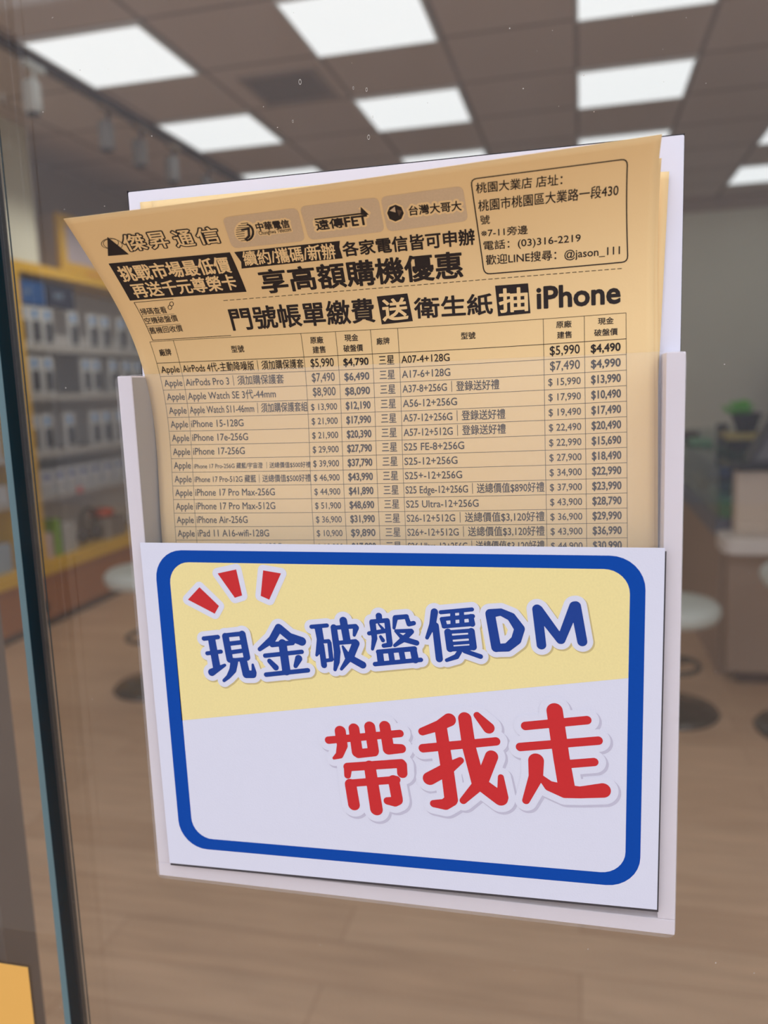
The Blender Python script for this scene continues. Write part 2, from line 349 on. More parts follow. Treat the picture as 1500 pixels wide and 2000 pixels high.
('c','model_column','ink','iPhone 15-128G',17.77,42.16,197.02,2.95,0.012),
('c','list_price_column','ink','$ 21,900',73.04,84.42,197.02,2.65,0.012),
('c','cash_price_column','ink','$17,990',88.28,98.76,197.02,2.95,0.034),
('c','brand_column','ink','三星',103.21,109.54,197.02,2.95,0.012),
('c','model_column','ink','A57-12+256G｜登錄送好禮',112.52,153.88,197.02,2.95,0.012),
('c','list_price_column','ink','$ 19,490',170.76,183.01,197.02,2.71,0.012),
('c','cash_price_column','ink','$17,490',187.01,197.83,197.02,3.01,0.034),
('c','brand_column','ink','Apple',7.99,16.22,191.13,2.83,0.014),
('c','model_column','ink','iPhone 17e-256G',17.77,43.89,191.13,2.95,0.012),
('c','list_price_column','ink','$ 21,900',73.04,84.42,191.13,2.65,0.012),
('c','cash_price_column','ink','$20,390',88.28,98.76,191.13,2.95,0.034),
('c','brand_column','ink','三星',103.21,109.54,191.13,2.95,0.012),
('c','model_column','ink','A57-12+512G｜登錄送好禮',112.52,153.95,191.13,2.95,0.012),
('c','list_price_column','ink','$ 22,490',170.76,183.01,191.13,2.71,0.012),
('c','cash_price_column','ink','$20,490',187.01,197.83,191.13,3.01,0.034),
('c','brand_column','ink','Apple',7.99,16.22,185.23,2.83,0.014),
('c','model_column','ink','iPhone 17-256G',17.77,42.07,185.23,2.95,0.012),
('c','list_price_column','ink','$ 29,900',73.04,84.42,185.23,2.65,0.012),
('c','cash_price_column','ink','$27,790',88.28,98.76,185.23,2.95,0.034),
('c','brand_column','ink','三星',103.21,109.54,185.23,2.95,0.012),
('c','model_column','ink','S25 FE-8+256G',112.52,137.24,185.23,2.95,0.012),
('c','list_price_column','ink','$ 22,990',170.76,183.01,185.23,2.71,0.012),
('c','cash_price_column','ink','$15,690',187.01,197.83,185.23,3.01,0.034),
('c','brand_column','ink','Apple',7.99,16.22,179.34,2.83,0.014),
('c','model_column','ink','iPhone 17 Pro-256G 藏藍/宇宙澄 ｜送總價值$500好禮',17.77,71.87,179.34,1.83,0.012),
('c','list_price_column','ink','$ 39,900',73.04,84.42,179.34,2.65,0.012),
('c','cash_price_column','ink','$37,790',88.28,98.76,179.34,2.95,0.034),
('c','brand_column','ink','三星',103.21,109.54,179.34,2.95,0.012),
('c','model_column','ink','S25-12+256G',112.52,134.35,179.34,2.95,0.012),
('c','list_price_column','ink','$ 27,900',170.76,183.01,179.34,2.71,0.012),
('c','cash_price_column','ink','$18,490',187.01,197.83,179.34,3.01,0.034),
('c','brand_column','ink','Apple',7.99,16.22,173.45,2.83,0.014),
('c','model_column','ink','iPhone 17 Pro-512G 藏藍｜送總價值$500好禮',17.77,71.71,173.45,2.36,0.012),
('c','list_price_column','ink','$ 46,900',73.04,84.42,173.45,2.65,0.012),
('c','cash_price_column','ink','$43,990',88.28,98.76,173.45,2.95,0.034),
('c','brand_column','ink','三星',103.21,109.54,173.45,2.95,0.012),
('c','model_column','ink','S25+-12+256G',112.52,136.05,173.45,2.95,0.012),
('c','list_price_column','ink','$ 34,900',170.76,183.01,173.45,2.71,0.012),
('c','cash_price_column','ink','$22,990',187.01,197.83,173.45,3.01,0.034),
('c','brand_column','ink','Apple',7.99,16.22,167.55,2.83,0.014),
('c','model_column','ink','iPhone 17 Pro Max-256G',17.77,55.13,167.55,2.95,0.012),
('c','list_price_column','ink','$ 44,900',73.04,84.42,167.55,2.65,0.012),
('c','cash_price_column','ink','$41,890',88.28,98.76,167.55,2.95,0.034),
('c','brand_column','ink','三星',103.21,109.54,167.55,2.95,0.012),
('c','model_column','ink','S25 Edge-12+256G｜送總價值$890好禮',112.52,168.55,167.55,2.95,0.012),
('c','list_price_column','ink','$ 37,900',170.76,183.01,167.55,2.71,0.012),
('c','cash_price_column','ink','$23,990',187.01,197.83,167.55,3.01,0.034),
('c','brand_column','ink','Apple',7.99,16.22,161.66,2.83,0.014),
('c','model_column','ink','iPhone 17 Pro Max-512G',17.77,54.98,161.66,2.95,0.012),
('c','list_price_column','ink','$ 51,900',73.04,84.42,161.66,2.65,0.012),
('c','cash_price_column','ink','$48,690',88.28,98.76,161.66,2.95,0.034),
('c','brand_column','ink','三星',103.21,109.54,161.66,2.95,0.012),
('c','model_column','ink','S25 Ultra-12+256G',112.52,142.37,161.66,2.95,0.012),
('c','list_price_column','ink','$ 43,900',170.76,183.01,161.66,2.71,0.012),
('c','cash_price_column','ink','$28,790',187.01,197.83,161.66,3.01,0.034),
('c','brand_column','ink','Apple',7.99,16.22,155.76,2.83,0.014),
('c','model_column','ink','iPhone Air-256G',17.77,41.81,155.76,2.95,0.012),
('c','list_price_column','ink','$ 36,900',73.04,84.42,155.76,2.65,0.012),
('c','cash_price_column','ink','$31,990',88.28,98.76,155.76,2.95,0.034),
('c','brand_column','ink','三星',103.21,109.54,155.76,2.95,0.012),
('c','model_column','ink','S26-12+512G｜送總價值$3,120好禮',112.52,168.43,155.76,2.95,0.012),
('c','list_price_column','ink','$ 36,900',170.76,183.01,155.76,2.71,0.012),
('c','cash_price_column','ink','$29,990',187.01,197.83,155.76,3.01,0.034),
('c','brand_column','ink','Apple',7.99,16.22,149.87,2.83,0.014),
('c','model_column','ink','iPad 11 A16-wifi-128G',17.77,51.34,149.87,2.95,0.012),
('c','list_price_column','ink','$ 10,900',73.04,84.42,149.87,2.65,0.012),
('c','cash_price_column','ink','$9,890',88.28,98.76,149.87,2.95,0.034),
('c','brand_column','ink','三星',103.21,109.54,149.87,2.95,0.012),
('c','model_column','ink','S26+-12+512G｜送總價值$3,120好禮',112.52,168.33,149.87,2.95,0.012),
('c','list_price_column','ink','$ 43,900',170.76,183.01,149.87,2.71,0.012),
('c','cash_price_column','ink','$36,990',187.01,197.83,149.87,3.01,0.034),
('c','brand_column','ink','Apple',7.99,16.22,143.97,2.83,0.014),
('c','model_column','ink','iPad Air 11 (M3)-wifi-128G',17.77,56.86,143.97,2.95,0.012),
('c','list_price_column','ink','$ 19,900',73.04,84.42,143.97,2.65,0.012),
('c','cash_price_column','ink','$17,990',88.28,98.76,143.97,2.95,0.034),
('c','brand_column','ink','三星',103.21,109.54,143.97,2.95,0.012),
('c','model_column','ink','S26 Ultra-12+256G｜送總價值$3,120好禮',112.52,168.23,143.97,2.95,0.012),
('c','list_price_column','ink','$ 44,900',170.76,183.01,143.97,2.71,0.012),
('c','cash_price_column','ink','$30,990',187.01,197.83,143.97,3.01,0.034),
]
STROKES=[
('blue',[(-157.76,-103.45,1.01),(-151.15,-102.51,1.0)]),
('blue',[(-156.67,-110.01,0.92),(-150.18,-108.95,0.91)]),
('blue',[(-154.1,-103.86,1.73),(-152.63,-116.41,1.81)]),
('blue',[(-155.19,-118.47,1.69),(-148.8,-114.94,0.67)]),
('blue',[(-147.61,-102.11,1.57),(-146.33,-112.22,1.57)]),
('blue',[(-139.8,-100.82,1.55),(-138.37,-110.95,1.55)]),
('blue',[(-147.86,-101.66,0.95),(-139.79,-100.59,1.04)]),
('blue',[(-145.74,-105.21,1.0),(-140.75,-104.47,0.99)]),
('blue',[(-145.3,-109.02,0.95),(-140.53,-108.18,0.94)]),
('blue',[(-145.79,-112.65,0.86),(-138.65,-111.73,0.85)]),
('blue',[(-144.32,-113.27,1.78),(-145.24,-116.98,1.62),(-147.5,-120.08,1.01),(-149.68,-121.9,0.77)]),
('blue',[(-140.06,-113.07,1.77),(-139.1,-118.51,1.78)]),
('blue',[(-139.1,-118.51,1.8),(-136.19,-118.46,1.69)]),
('blue',[(-135.53,-117.65,1.18),(-135.91,-114.16,0.56)]),
('blue',[(-123.18,-97.44,1.72),(-126.37,-102.56,1.61),(-132.29,-107.15,0.93)]),
('blue',[(-122.74,-97.74,1.72),(-118.61,-101.14,1.71),(-113.27,-102.94,1.9)]),
('blue',[(-126.6,-104.9,1.16),(-117.39,-103.72,1.05)]),
('blue',[(-121.88,-104.17,1.84),(-120.84,-116.25,1.89)]),
('blue',[(-130.0,-109.9,0.98),(-113.52,-107.48,0.95)]),
('blue',[(-130.06,-118.29,1.03),(-111.23,-115.43,1.0)]),
('blue',[(-128.15,-112.17,1.07),(-125.5,-114.89,1.34)]),
('blue',[(-115.04,-110.5,1.6),(-116.59,-113.8,0.96)]),
('blue',[(-108.66,-96.49,0.9),(-101.94,-95.69,0.89)]),
('blue',[(-105.69,-96.92,1.65),(-105.04,-101.73,1.57),(-106.21,-107.08,1.13),(-107.05,-108.67,0.59)]),
('blue',[(-104.73,-104.37,1.25),(-103.99,-112.85,1.3)]),
('blue',[(-104.29,-102.67,0.81),(-101.51,-102.39,0.89)]),
('blue',[(-101.19,-103.12,0.94),(-100.73,-110.17,0.99)]),
('blue',[(-103.35,-110.86,0.81),(-100.66,-110.39,0.81)]),
('blue',[(-99.01,-96.46,1.37),(-98.0,-106.74,1.47),(-98.38,-111.17,1.29),(-99.3,-114.54,0.76)]),
('blue',[(-99.2,-96.6,0.89),(-89.64,-95.57,0.96)]),
('blue',[(-89.54,-96.26,1.31),(-90.37,-99.42,0.66)]),
('blue',[(-94.78,-93.4,1.63),(-93.62,-101.73,1.63)]),
('blue',[(-97.64,-102.98,0.89),(-89.92,-102.02,0.97)]),
('blue',[(-89.82,-102.89,1.58),(-92.16,-108.24,1.54),(-96.53,-114.18,0.67)]),
('blue',[(-95.51,-104.43,0.49),(-93.5,-108.74,1.46),(-87.28,-111.98,1.53)]),
('blue',[(-79.65,-90.93,1.33),(-79.54,-92.55,1.25)]),
('blue',[(-82.75,-93.43,0.95),(-76.16,-92.66,0.94)]),
('blue',[(-82.42,-93.85,1.34),(-81.82,-100.4,1.21),(-82.86,-105.0,0.66)]),
('blue',[(-76.3,-92.96,1.2),(-75.53,-102.32,1.25)]),
('blue',[(-78.06,-103.37,0.91),(-75.38,-102.83,1.03)]),
('blue',[(-84.03,-98.4,0.87),(-75.67,-96.81,0.95)]),
('blue',[(-79.86,-94.37,0.35),(-78.3,-96.17,0.65)]),
('blue',[(-79.21,-99.65,0.69),(-78.32,-101.13,0.86)]),
('blue',[(-72.84,-91.39,1.02),(-68.17,-90.82,0.97)]),
('blue',[(-72.85,-91.69,1.11),(-73.51,-95.78,0.64)]),
('blue',[(-68.18,-90.99,0.93),(-67.3,-93.86,1.02)]),
('blue',[(-67.31,-93.94,0.97),(-65.31,-93.45,0.93)]),
('blue',[(-72.7,-97.04,0.77),(-66.42,-96.69,0.89)]),
('blue',[(-66.35,-97.03,1.06),(-69.84,-100.37,1.23),(-73.42,-103.1,0.73)]),
('blue',[(-72.63,-97.55,0.47),(-69.42,-100.35,1.19),(-64.39,-101.66,1.14)]),
('blue',[(-80.53,-106.08,0.95),(-65.31,-104.14,1.06)]),
('blue',[(-82.03,-111.39,0.96),(-62.84,-108.68,0.93)]),
('blue',[(-79.82,-106.83,1.43),(-79.52,-110.31,1.43)]),
('blue',[(-75.17,-106.42,1.2),(-74.77,-109.66,1.2)]),
('blue',[(-70.78,-105.67,1.2),(-70.22,-109.02,1.2)]),
('blue',[(-65.76,-104.94,1.44),(-65.12,-108.79,1.48)]),
('blue',[(-56.75,-88.59,1.49),(-57.64,-93.78,1.35),(-60.04,-99.33,0.76)]),
('blue',[(-56.5,-94.25,1.4),(-55.27,-107.9,1.46)]),
('blue',[(-54.17,-88.61,0.84),(-41.73,-87.08,0.83)]),
('blue',[(-53.85,-91.38,0.85),(-41.45,-89.82,0.88)]),
('blue',[(-53.18,-94.44,0.8),(-41.51,-92.98,0.88)]),
('blue',[(-53.46,-91.62,1.14),(-52.83,-94.13,1.14)]),
('blue',[(-49.43,-88.47,0.99),(-49.36,-93.5,1.04)]),
('blue',[(-45.89,-87.96,0.98),(-45.81,-92.88,1.03)]),
('blue',[(-42.23,-90.0,1.07),(-41.71,-92.99,1.17)]),
('blue',[(-51.51,-96.72,1.49),(-50.78,-103.45,1.49)]),
('blue',[(-42.16,-96.02,1.37),(-41.5,-102.41,1.42)]),
('blue',[(-51.9,-96.73,0.75),(-41.91,-95.66,0.83)]),
('blue',[(-50.57,-99.02,0.85),(-42.2,-98.04,0.83)]),
('blue',[(-50.63,-101.41,0.7),(-41.76,-100.4,0.69)]),
('blue',[(-50.69,-103.71,1.0),(-41.31,-102.66,1.03)]),
('blue',[(-47.0,-104.57,0.99),(-48.28,-106.67,1.09),(-52.29,-108.38,0.75)]),
('blue',[(-45.02,-104.23,0.94),(-38.7,-106.24,0.98)]),
('blue',[(-34.61,-88.66,1.88),(-32.47,-102.19,1.93)]),
('blue',[(-34.66,-88.51,1.78),(-30.43,-87.79,1.44),(-26.41,-89.65,1.71),(-23.28,-94.35,2.04),(-24.62,-98.87,2.0),(-28.0,-102.01,1.73),(-32.47,-102.44,1.6)]),
('blue',[(-16.48,-86.24,1.87),(-14.94,-100.48,1.84)]),
('blue',[(-16.15,-86.57,1.97),(-7.7,-98.21,1.62)]),
('blue',[(-2.46,-84.72,1.95),(-7.47,-98.21,1.63)]),
('blue',[(-2.01,-84.7,2.01),(0.46,-98.53,1.88)]),
('red',[(-103.63,-145.87,1.66),(-72.61,-140.76,1.62)]),
('red',[(-98.29,-141.58,2.45),(-97.69,-147.71,2.37),(-99.07,-152.08,1.69),(-101.68,-153.78,0.64)]),
('red',[(-92.25,-140.03,2.34),(-91.23,-150.22,2.43)]),
('red',[(-85.37,-138.73,2.36),(-84.22,-149.06,2.4)]),
('red',[(-90.85,-150.96,1.99),(-83.96,-149.68,1.97)]),
('red',[(-78.88,-138.09,2.38),(-77.72,-147.53,2.46)]),
('red',[(-77.74,-147.95,2.43),(-72.22,-147.34,1.96)]),
('red',[(-95.73,-157.32,1.91),(-72.44,-153.87,1.94)]),
('red',[(-72.26,-154.49,2.21),(-72.18,-158.08,2.21)]),
('red',[(-95.67,-157.83,1.8),(-95.98,-161.08,1.48)]),
('red',[(-86.08,-156.21,2.55),(-83.92,-175.28,2.77)]),
('red',[(-95.21,-164.6,1.7),(-74.73,-161.25,1.69)]),
('red',[(-94.81,-165.09,2.54),(-93.73,-174.1,2.6)]),
('red',[(-75.98,-161.78,2.43),(-74.82,-169.58,2.44)]),
('red',[(-74.84,-170.23,2.48),(-75.9,-171.18,2.19),(-78.99,-171.12,1.66)]),
('red',[(-51.89,-133.5,2.74),(-55.93,-136.16,2.23),(-63.15,-139.27,1.68)]),
('red',[(-55.51,-137.06,2.6),(-53.41,-153.34,2.68),(-51.92,-167.97,2.82)]),
('red',[(-51.93,-168.29,2.7),(-54.43,-170.42,2.41),(-59.24,-170.54,1.61)]),
('red',[(-63.07,-146.52,1.86),(-33.19,-141.41,1.78)]),
('red',[(-60.74,-159.58,2.81),(-53.45,-154.9,2.68),(-47.73,-150.66,1.45)]),
('red',[(-45.53,-132.58,2.71),(-44.09,-144.57,2.78),(-40.59,-159.46,2.88),(-31.69,-165.85,3.0)]),
('red',[(-30.81,-165.15,2.32),(-31.41,-156.53,1.21)]),
('red',[(-35.02,-148.05,2.66),(-39.12,-159.03,2.69),(-46.94,-168.09,1.49)]),
('red',[(-40.57,-130.84,1.39),(-35.97,-135.91,2.36)]),
('red',[(-10.05,-127.11,3.15),(-7.49,-146.63,3.17),(-5.71,-157.63,3.25)]),
('red',[(-21.42,-134.11,1.77),(2.23,-130.17,1.74)]),
('red',[(-23.52,-143.08,1.79),(6.5,-138.29,1.74)]),
('red',[(-5.53,-148.98,1.75),(4.91,-147.24,1.72)]),
('red',[(-17.37,-148.46,3.09),(-17.52,-155.35,2.83),(-21.49,-165.75,1.53)]),
('red',[(-16.17,-154.7,1.01),(-12.19,-158.72,2.18),(-6.21,-160.38,2.92),(-0.28,-160.41,2.47),(8.35,-158.83,3.02)]),
]
MARKS=[[(-158.09, -80.76), (-163.88, -86.37), (-151.85, -92.19), (-149.66, -88.76)], [(-149.24, -74.58), (-140.67, -72.7), (-138.74, -83.88), (-142.12, -84.96)], [(-128.59, -72.89), (-120.79, -74.05), (-126.64, -85.38), (-130.38, -83.83)]]
# ------------------------------------------------------------------ materials of the room
def floor_mat():
    M = bpy.data.materials.new('wood_plank_floor'); M.use_nodes = True; nt = M.node_tree; b = nt.nodes['Principled BSDF']
    tc = nt.nodes.new('ShaderNodeTexCoord'); br = nt.nodes.new('ShaderNodeTexBrick')
    br.inputs['Color1'].default_value = (*lin((210, 174, 142)), 1); br.inputs['Color2'].default_value = (*lin((197, 160, 128)), 1)
    br.inputs['Mortar'].default_value = (*lin((176, 140, 110)), 1)
    br.inputs['Scale'].default_value = 1; br.inputs['Mortar Size'].default_value = .002; br.inputs['Brick Width'].default_value = 1.2
    br.inputs['Row Height'].default_value = .15
    nt.links.new(tc.outputs['Object'], br.inputs['Vector'])
    mp = nt.nodes.new('ShaderNodeMapping'); mp.inputs['Scale'].default_value = (1.5, 14, 1); nt.links.new(tc.outputs['Object'], mp.inputs['Vector'])
    n = nt.nodes.new('ShaderNodeTexNoise'); n.inputs['Scale'].default_value = 2.2; n.inputs['Detail'].default_value = 6; nt.links.new(mp.outputs[0], n.inputs['Vector'])
    r = nt.nodes.new('ShaderNodeMapRange'); r.inputs['To Min'].default_value = .72; r.inputs['To Max'].default_value = 1.28; nt.links.new(n.outputs['Fac'], r.inputs['Value'])
    mx = nt.nodes.new('ShaderNodeMix'); mx.data_type = 'RGBA'; mx.blend_type = 'MULTIPLY'; mx.inputs[0].default_value = 1
    nt.links.new(br.outputs['Color'], mx.inputs[6]); nt.links.new(r.outputs['Result'], mx.inputs[7]); nt.links.new(mx.outputs[2], b.inputs['Base Color'])
    b.inputs['Roughness'].default_value = .42
    return M
def ceiling_mat():
    M = bpy.data.materials.new('ceiling_tiles'); M.use_nodes = True; nt = M.node_tree; b = nt.nodes['Principled BSDF']
    tc = nt.nodes.new('ShaderNodeTexCoord'); br = nt.nodes.new('ShaderNodeTexBrick'); br.offset = 0
    br.inputs['Color1'].default_value = (*lin((218, 205, 196)), 1); br.inputs['Color2'].default_value = (*lin((210, 197, 188)), 1)
    br.inputs['Mortar'].default_value = (*lin((162, 148, 140)), 1)
    br.inputs['Scale'].default_value = 1; br.inputs['Mortar Size'].default_value = .012; br.inputs['Mortar Smooth'].default_value = .1
    br.inputs['Brick Width'].default_value = .61; br.inputs['Row Height'].default_value = .61
    nt.links.new(tc.outputs['Object'], br.inputs['Vector']); nt.links.new(br.outputs['Color'], b.inputs['Base Color']); b.inputs['Roughness'].default_value = .9
    return M
wallm = mat('painted_wall', (232, 232, 216), .85, noise=(3, .04))
wall2 = mat('grey_brown_wall', (186, 170, 156), .85, noise=(3, .05))
beige = mat('beige_laminate', (214, 192, 170), .5, noise=(6, .03))
white = mat('white_plastic', (215, 218, 214), .4)
yellow = mat('yellow_frame_lacquer', (226, 178, 40), .45, noise=(5, .05))
brown = mat('brown_wood_veneer', (160, 98, 54), .5, noise=(2, .12))
shelfm = mat('grey_shelf_board', (158, 152, 146), .5)
backm = mat('grey_back_panel', (226, 224, 224), .7)
black = mat('black_plastic', (10, 10, 13), .5, spec=.2)
chrome = mat('chrome', (200, 202, 205), .12, metal=1.0)
darkmetal = mat('dark_chrome', (90, 88, 86), .2, metal=1.0)
SPOT_W = 9.0
C0 = HC + 1.616     # ceiling height
XL, XR, YB, YG = -3.22, 3.6, 8.25, .335
# ------------------------------------------------------------------ room shell
structure(MB().box((-4.2, .3, -.1), (4.2, 8.6, 0)).build('floor', floor_mat()))
c = MB().box((-4.2, .3, C0), (4.2, 8.6, C0 + .1)).build('ceiling', ceiling_mat()); structure(c)
# shift the tile grid so the lamps sit in whole tiles
for v in c.data.vertices: v.co.x += 2.4626; v.co.y -= 3.447
c.location = (-2.4626, 3.447, 0)
structure(MB().box((-4.0, .3, 0), (-3.62, 8.6, C0)).build('wall_left', wall2))
structure(MB().box((-4.0, YB, 0), (4.2, YB + .15, C0)).build('wall_back', wallm))
structure(MB().box((XR, .3, 0), (XR + .15, YB, C0)).build('wall_right', wallm))
pil = structure(MB().box((-3.62, 2.3, 2.225), (XL, 4.5, C0)).build('wall_left_pier', wallm)); pil.name = 'wall_pier'
structure(MB().box((-3.62, YB - .012, C0 - .12), (XR, YB, C0)).build('trim_1', wall2))
structure(MB().box((-40, -60, -.12), (40, .28, -.02)).build('ground', mat('warm_pavement', (192, 168, 147), .9, noise=(4, .12))))
structure(MB().box((-45, -10.5, -.02), (45, -9, 6.3)).build('wall_street_unseen', mat('unseen_street_facade', (186, 186, 192), .9, noise=(1, .2))))  # unseen wall opposite, height and tone shaped for light and reflections
# ------------------------------------------------------------------ glass front
GL = glass('shop_glass', (.965, .972, .966), 1.5, film=.008, filmcol=(.75, .74, .74))
teal = mat('green_glass_edge', (2, 46, 62), .15, spec=.4)
arris = mat('ground_glass_arris', (104, 134, 140), .35)
seal = mat('black_seal', (12, 12, 14), .5)
lightseal = mat('clear_seal_lip', (150, 140, 128), .4)
X1, X2 = -.2668, -.2572
pl = structure(MB().box((-3.3, YG, .02), (X1 - .0018, YG + .012, C0 - .02)).build('window_1', GL))
pl['label'] = 'left shop front glass pane with green edge'
MB().prism([(X1 - .0018, YG), (X1, YG + .0018), (X1, YG + .012), (X1 - .0018, YG + .012)], 'z', .02, C0 - .02).build('glass_edge', teal, pl)
MB().prism([(X1 - .0019, YG - .0002), (X1 + .0001, YG + .0018), (X1 - .0001, YG + .0021), (X1 - .0021, YG)], 'z', .02, C0 - .02).build('glass_arris', arris, pl)
pr_ = structure(MB().box((X2, YG, .02), (XR - .01, YG + .012, C0 - .02)).build('window_2', GL))
MB().box((X2 - .0018, YG + .0004, .02), (X2 - .0001, YG + .003, C0 - .02)).build('edge_seal', seal, pr_)
MB().box((X2 - .0042, YG + .004, .02), (X2 - .0019, YG + .006, C0 - .02)).build('seal_lip', lightseal, pr_)
MB().box((X2 + .0035, YG - .0002, .02), (X2 + .0042, YG - .00005, C0 - .02)).build('edge_line', mat('edge_line_teal', (24, 40, 42), .4), pr_)
# dust specks and dried drops on the pane
rng = random.Random(5)
sp = MB()
def speck(u, v, r):
    d = Vector((u - 750, v - 1000, 1583.0)); w = Matrix(RT) @ d; w *= (YG - .0004) / w.y
    n = 7; ph = rng.random() * 6
    sp.add([(w.x + r * math.cos(ph + 6.283 * k / n) * rng.uniform(.6, 1.1), w.y, w.z + HC + r * math.sin(ph + 6.283 * k / n) * rng.uniform(.6, 1.3)) for k in range(n)], [tuple(range(n))])
for i in range(150):
    u, v = rng.uniform(20, 1490), rng.uniform(5, 1980)
    if (v < 380 or u > 1350 or u < 215 or v > 1820): speck(u, v, rng.choice((.00012, .00015, .0002, .00028)))
spo = sp.build('dust_specks', mat('pale_dust', (205, 198, 190), .8), pr_); spo['kind'] = 'stuff'
dr = MB()
for u, v, r in ((586, 160, .0011), (720, 268, .001), (716, 175, .0008), (690, 172, .0006), (572, 237, .0006), (728, 228, .0005)):
    d = Vector((u - 750, v - 1000, 1583.0)); w = Matrix(RT) @ d; w *= (YG - .0004) / w.y
    ring = [(w.x + r * k * math.cos(a) * .55, w.y, w.z + HC + r * k * math.sin(a)) for k in (1, .72) for a in [6.283 * i / 14 for i in range(14)]]
    dr.add(ring, [(i, (i + 1) % 14, 14 + (i + 1) % 14, 14 + i) for i in range(14)])
dro = dr.build('water_marks', mat('dried_drop', (190, 186, 180), .6), pr_); dro['kind'] = 'stuff'
# ------------------------------------------------------------------ ceiling lights
panel = mat('light_panel_diffuser', (235, 240, 245), .5, emit=((.93, .97, 1.0), LIGHT_E))
frame_m = mat('white_metal_frame', (225, 228, 228), .5)
def make_light(label):
    t = thing('ceiling_light', label, 'ceiling light', (0, 0, C0), 'square light panels in the shop ceiling')
    h = .302
    f = MB()
    for a, b in (((-h, -h), (h, -h + .014)), ((-h, h - .014), (h, h)), ((-h, -h + .014), (-h + .014, h - .014)), ((h - .014, -h + .014), (h, h - .014))):
        f.box((a[0], a[1], C0 - .018), (b[0], b[1], C0))
    f.build('frame', frame_m, t); MB().box((-h + .014, -h + .014, C0 - .014), (h - .014, h - .014, C0)).build('diffuser', panel, t)
    return t
rown = ['first', 'second', 'third', 'farthest']
coln = ['row over the shelf wall', 'row second from the shelf wall', 'row above the white board corner', 'row at the right edge', 'row along the right wall']
LS = [(ci, k) for ci in range(5) for k in (-2, -1, 0, 1, 2, 3)]
lp = None
for ci, k in LS:
    if ci < 3: w_ = ('just inside the glass', 'second from the glass', 'third from the glass', 'fourth from the glass', 'fifth from the glass', 'farthest back')[k + 2]
    else: w_ = ('just inside the glass', 'second from the glass', 'third from the glass', 'fourth from the glass', 'fifth from the glass', 'farthest back')[k + 2]
    lab = 'square ceiling light, %s in the %s' % (w_, coln[ci])
    loc = (-2.165 + 1.22 * ci, 3.75 + 1.22 * k, C0)
    if lp is None: lp = make_light(lab); lp.location = loc
    else: dup(lp, loc, lab)
# track with spot lamps along the shelves
tr = MB().box((-2.545, 3.0, C0 - .035), (-2.5, 7.2, C0)).build('track_rail', mat('dark_track', (80, 66, 58), .5))
tag(tr, 'dark ceiling track rail running above the shelf wall', 'track rail')
def spot(x, y, lab, light):
    t = thing('spot_lamp', lab, 'spot lamp', (x, y, C0 - .035), 'spot lamps on the ceiling track')
    z = C0 - .035
    MB().box((x - .02, y - .07, z - .03), (x + .02, y + .07, z)).build('adapter', white if light else mat('tan_adapter', (150, 128, 100), .5), t, bevel=.004)
    MB().tube([(x, y, z - .03), (x, y, z - .09)], .009).build('arm', black if not light else white, t)
    MB().lathe([(.001, -.075), (.036, -.075), (.042, -.06), (.042, .05), (.034, .07), (.001, .07)], (x - .02, y, z - .145)).build('lamp_head', mat('grey_lamp_head', (150, 148, 146), .4) if not light else white, t, smooth=False)
    MB().lathe([(.001, -.003), (.03, -.003), (.03, .004), (.001, .004)], (x - .02, y, z - .224)).build('lens', black, t)
    ld = bpy.data.lights.new('lamp_light', 'SPOT'); ld.energy = SPOT_W; ld.color = (1, .93, .82); ld.spot_size = 1.9; ld.spot_blend = .8; ld.shadow_soft_size = .03
    lo = bpy.data.objects.new('lamp_light', ld); COL.objects.link(lo); lo.parent = t; lo.location = (-.03, 0, -.24)
    lo.rotation_euler = Vector((-.7, -.1, -1.35)).to_track_quat('-Z', 'Y').to_euler()
for i, (y, lab) in enumerate(((3.62, 'nearest white spot lamp beside the big left light panel'), (4.25, 'spot lamp hanging alone between the first and second left panels'), (4.6, 'spot lamp at the front corner of the second left panel'), (5.0, 'spot lamp under the middle of the second left panel edge'), (5.5, 'farthest spot lamp on the track, just above the white board corner'))):
    spot(-2.522, y, lab, i == 0)
# air vent
v = thing('ceiling_vent', 'dark square air vent in the ceiling behind the water drop', 'air vent', (-1.52, 4.4, C0))
dkm = mat('dark_vent', (150, 136, 126), .7)
f = MB()
for a, b in (((-1.73, 4.18), (-1.31, 4.21)), ((-1.73, 4.59), (-1.31, 4.62)), ((-1.73, 4.21), (-1.70, 4.59)), ((-1.34, 4.21), (-1.31, 4.59))): f.box((*a, C0 - .012), (*b, C0))
f.build('frame', mat('vent_frame', (170, 156, 146), .7), v)
f = MB()
for i in range(9): f.box((-1.70, 4.225 + i * .042, C0 - .008), (-1.34, 4.245 + i * .042, C0 - .002))
f.build('louvers', dkm, v); MB().box((-1.70, 4.21, C0 - .0015), (-1.34, 4.59, C0)).build('backing', mat('vent_dark', (84, 74, 68), .8), v)
sd = MB().lathe([(.001, -.11), (.02, -.11), (.024, -.1), (.024, -.01), (.03, 0), (.001, 0)], (.545, 3.05, C0)).build('ceiling_sensor', white)
tag(sd, 'small white sensor hanging from the ceiling at upper right', 'sensor')
